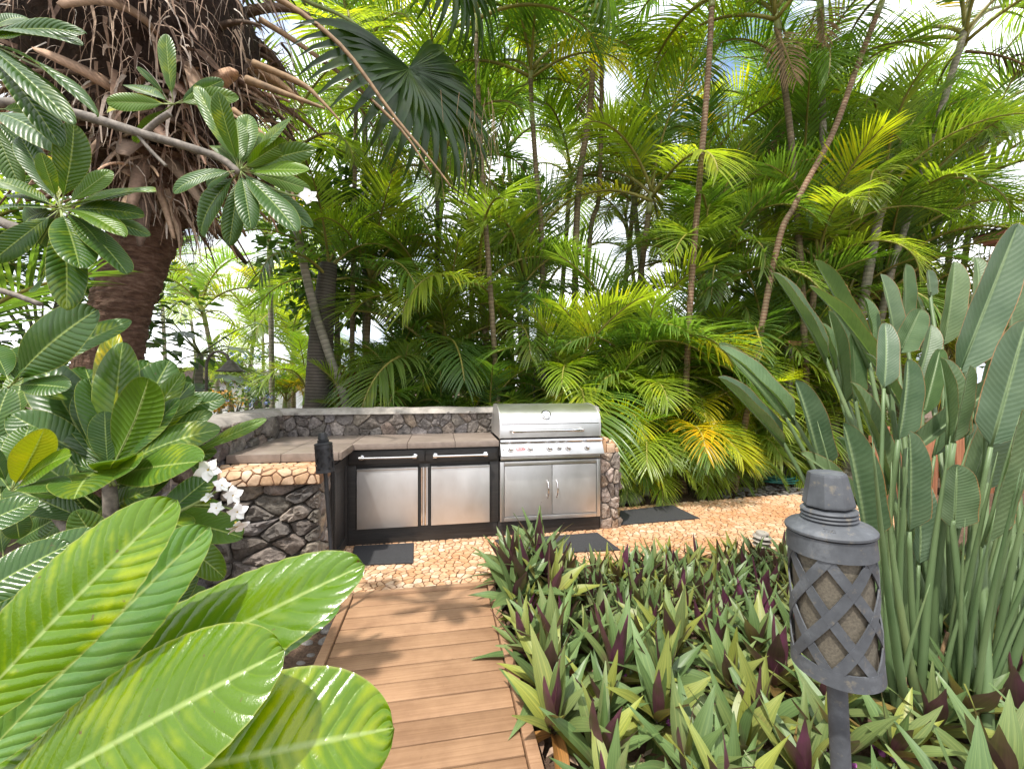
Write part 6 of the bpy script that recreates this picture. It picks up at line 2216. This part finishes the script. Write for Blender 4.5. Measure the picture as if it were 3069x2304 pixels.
# =================================================================== shrubs behind the wall
def leafy(name, c, rad, n, size, mat, lab, cat, seed, flowers=None, group=None, stems=6):
    rng = random.Random(seed)
    c = Vector(c); rad = Vector(rad)
    e = empty(name, (c.x, c.y, -0.06), lab, cat, group)
    b = MB()
    pts = []
    for k in range(n):
        v = Vector((rng.gauss(0, 1), rng.gauss(0, 1), rng.gauss(0, 1))).normalized() * rng.uniform(0.45, 1.0)
        kk = 1 + 0.35 * noise.noise(v * 2 + Vector((seed, 0, 0)))
        p = c + Vector((v.x * rad.x, v.y * rad.y, v.z * rad.z)) * kk
        d = (v + Vector((rng.uniform(-1, 1), rng.uniform(-1, 1), rng.uniform(-0.6, 0.5)))).normalized()
        s = size * rng.uniform(0.6, 1.25)
        side = d.cross(Vector((rng.uniform(-0.4, 0.4), rng.uniform(-0.4, 0.4), 1))).normalized() * s * 0.28
        up = side.cross(d).normalized() * s * 0.08
        b.add([p, p + d * s * 0.45 + side + up, p + d * s - up, p + d * s * 0.45 - side + up, p + d * s * 0.45 - up * 0.5], [(0, 1, 4), (1, 2, 4), (2, 3, 4), (3, 0, 4)])
        pts.append((p, d))
    f = b.build('foliage', M_[mat], e, False, False); f['kind'] = 'stuff'
    b = MB()
    for k in range(stems):
        v = Vector((rng.uniform(-1, 1), rng.uniform(-1, 1), rng.uniform(0, 1)))
        b.tube([(c.x + rng.uniform(-0.1, 0.1), c.y, -0.08), c - Vector((0, 0, rad.z * 0.4)), c + Vector((v.x * rad.x, v.y * rad.y, v.z * rad.z)) * 0.7], [0.03, 0.02, 0.006], 6)
    b.build('stem', M_['plumeria_bark'], e, True, False)
    if flowers:
        b = MB()
        for k in range(flowers[0]):
            p, d = rng.choice(pts)
            if d.y > 0.2: d = Vector((d.x, -d.y, d.z))
            q = p + d * 0.03
            for j in range(10):
                o = Vector((rng.gauss(0, 1), rng.gauss(0, 1), rng.gauss(0, 1))).normalized() * flowers[1]
                a = o.cross(Vector((0.3, 0.2, 1))).normalized() * flowers[1] * 0.5; h = o.cross(a).normalized() * flowers[1] * 0.5
                b.add([q + o - a, q + o - h, q + o + a, q + o + h], [(0, 1, 2, 3)])
        fl = b.build('blossom', M_[flowers[2]], e, False, False); fl['kind'] = 'stuff'
    return e


leafy('plumbago_bush', at(700, 1235, 6.2), (0.75, 0.5, 0.42), 900, 0.07, 'light_leaf', 'plumbago bush with pale blue flowers just beyond the wall', 'shrub', 3, (60, 0.028, 'petal_blue'))
leafy('plumbago_bush', at(770, 1120, 8.0), (0.6, 0.5, 0.5), 800, 0.08, 'light_leaf', 'taller flowering shrub with sparse blue blossoms behind the thin pale palm', 'shrub', 5, (30, 0.04, 'petal_blue'))
leafy('croton_shrub', at(1040, 1195, 5.6), (0.30, 0.3, 0.40), 500, 0.11, 'red_leaf', 'orange-red croton behind the thick dark palm trunk', 'shrub', 7)
leafy('croton_shrub', at(1110, 1215, 6.0), (0.35, 0.3, 0.3), 400, 0.11, 'red_leaf', 'low red-leaved croton under the leaning grey palm', 'shrub', 8)
leafy('yellow_shrub', at(600, 1200, 6.5), (0.6, 0.4, 0.2), 500, 0.09, 'yellow_leaf', 'yellow-leaved shrub at the foot of the bell lamp', 'shrub', 9)
leafy('broadleaf_tree', at(1010, 740, 6.2), (1.0, 0.9, 1.5), 1700, 0.20, 'broad_leaf', 'dark broad-leaved tree behind the leaning grey palm', 'tree', 10)
leafy('broadleaf_tree', at(1530, 640, 8.6), (1.0, 0.7, 0.9), 900, 0.20, 'broad_leaf', 'glossy dark tree rising between the hedge palms', 'tree', 11)
leafy('broadleaf_tree', at(120, 900, 4.6), (1.6, 1.0, 1.6), 2200, 0.17, 'broad_leaf', 'dark leafy tree in the shade of the shaggy palm', 'tree', 12)
leafy('broadleaf_tree', at(2650, 900, 7.6), (2.2, 0.8, 1.7), 2200, 0.20, 'broad_leaf', 'dark leafy tree behind the bird of paradise', 'tree', 13)


# lobed papaya-like tree beside the lamp
def papaya():
    rng = random.Random(2)
    base = at(590, 1200, 5.6)
    e = empty('papaya_tree', (base.x, base.y, -0.06), 'papaya tree with deeply lobed leaves beside the bell lamp', 'tree')
    top = at(600, 1060, 5.6)
    b = MB(); b.tube([(base.x, base.y, -0.08), base.lerp(top, 0.5), top], [0.06, 0.05, 0.04], 10); b.build('trunk', M_['stem_grey'], e, True, False)
    for k in range(15):
        a = k * 2.4; 
        hub = top + Vector((math.cos(a) * rng.uniform(0.25, 0.75), math.sin(a) * 0.45, rng.uniform(-0.45, 0.5)))
        b = MB(); b.tube([top, top.lerp(hub, 0.6) + Vector((0, 0, 0.06)), hub], [0.012, 0.009, 0.006], 6); b.build('leaf_stalk', M_['flower_stem'], e, True, False)
        b = MB()
        dirh = (hub - top); dirh.z = 0
        fr = frame(hub, dirh + Vector((0, 0, -0.15)), UP)
        for j in range(9):
            an = R(-140 + 35 * j)
            Ll = 0.32 * (0.65 + 0.35 * math.cos(an))
            d = Vector((math.sin(an), math.cos(an), 0)); s = Vector((d.y, -d.x, 0))
            P = []
            for (t, w) in ((0, 0.03), (0.35, 0.10), (0.5, 0.24), (0.6, 0.10), (0.75, 0.17), (0.86, 0.06), (1, 0.0)):
                P.append((d * t * Ll, s * w * Ll))
            vs_ = [fr @ (c_ + w_ + Vector((0, 0, -0.12 * c_.length))) for c_, w_ in P] + [fr @ (c_ - w_ + Vector((0, 0, -0.12 * c_.length))) for c_, w_ in P]
            n = len(P)
            b.add(vs_, [(i, i + 1, n + i + 1, n + i) for i in range(n - 1)])
        b.build('leaf', M_['broad_leaf'], e, False, False)


papaya()
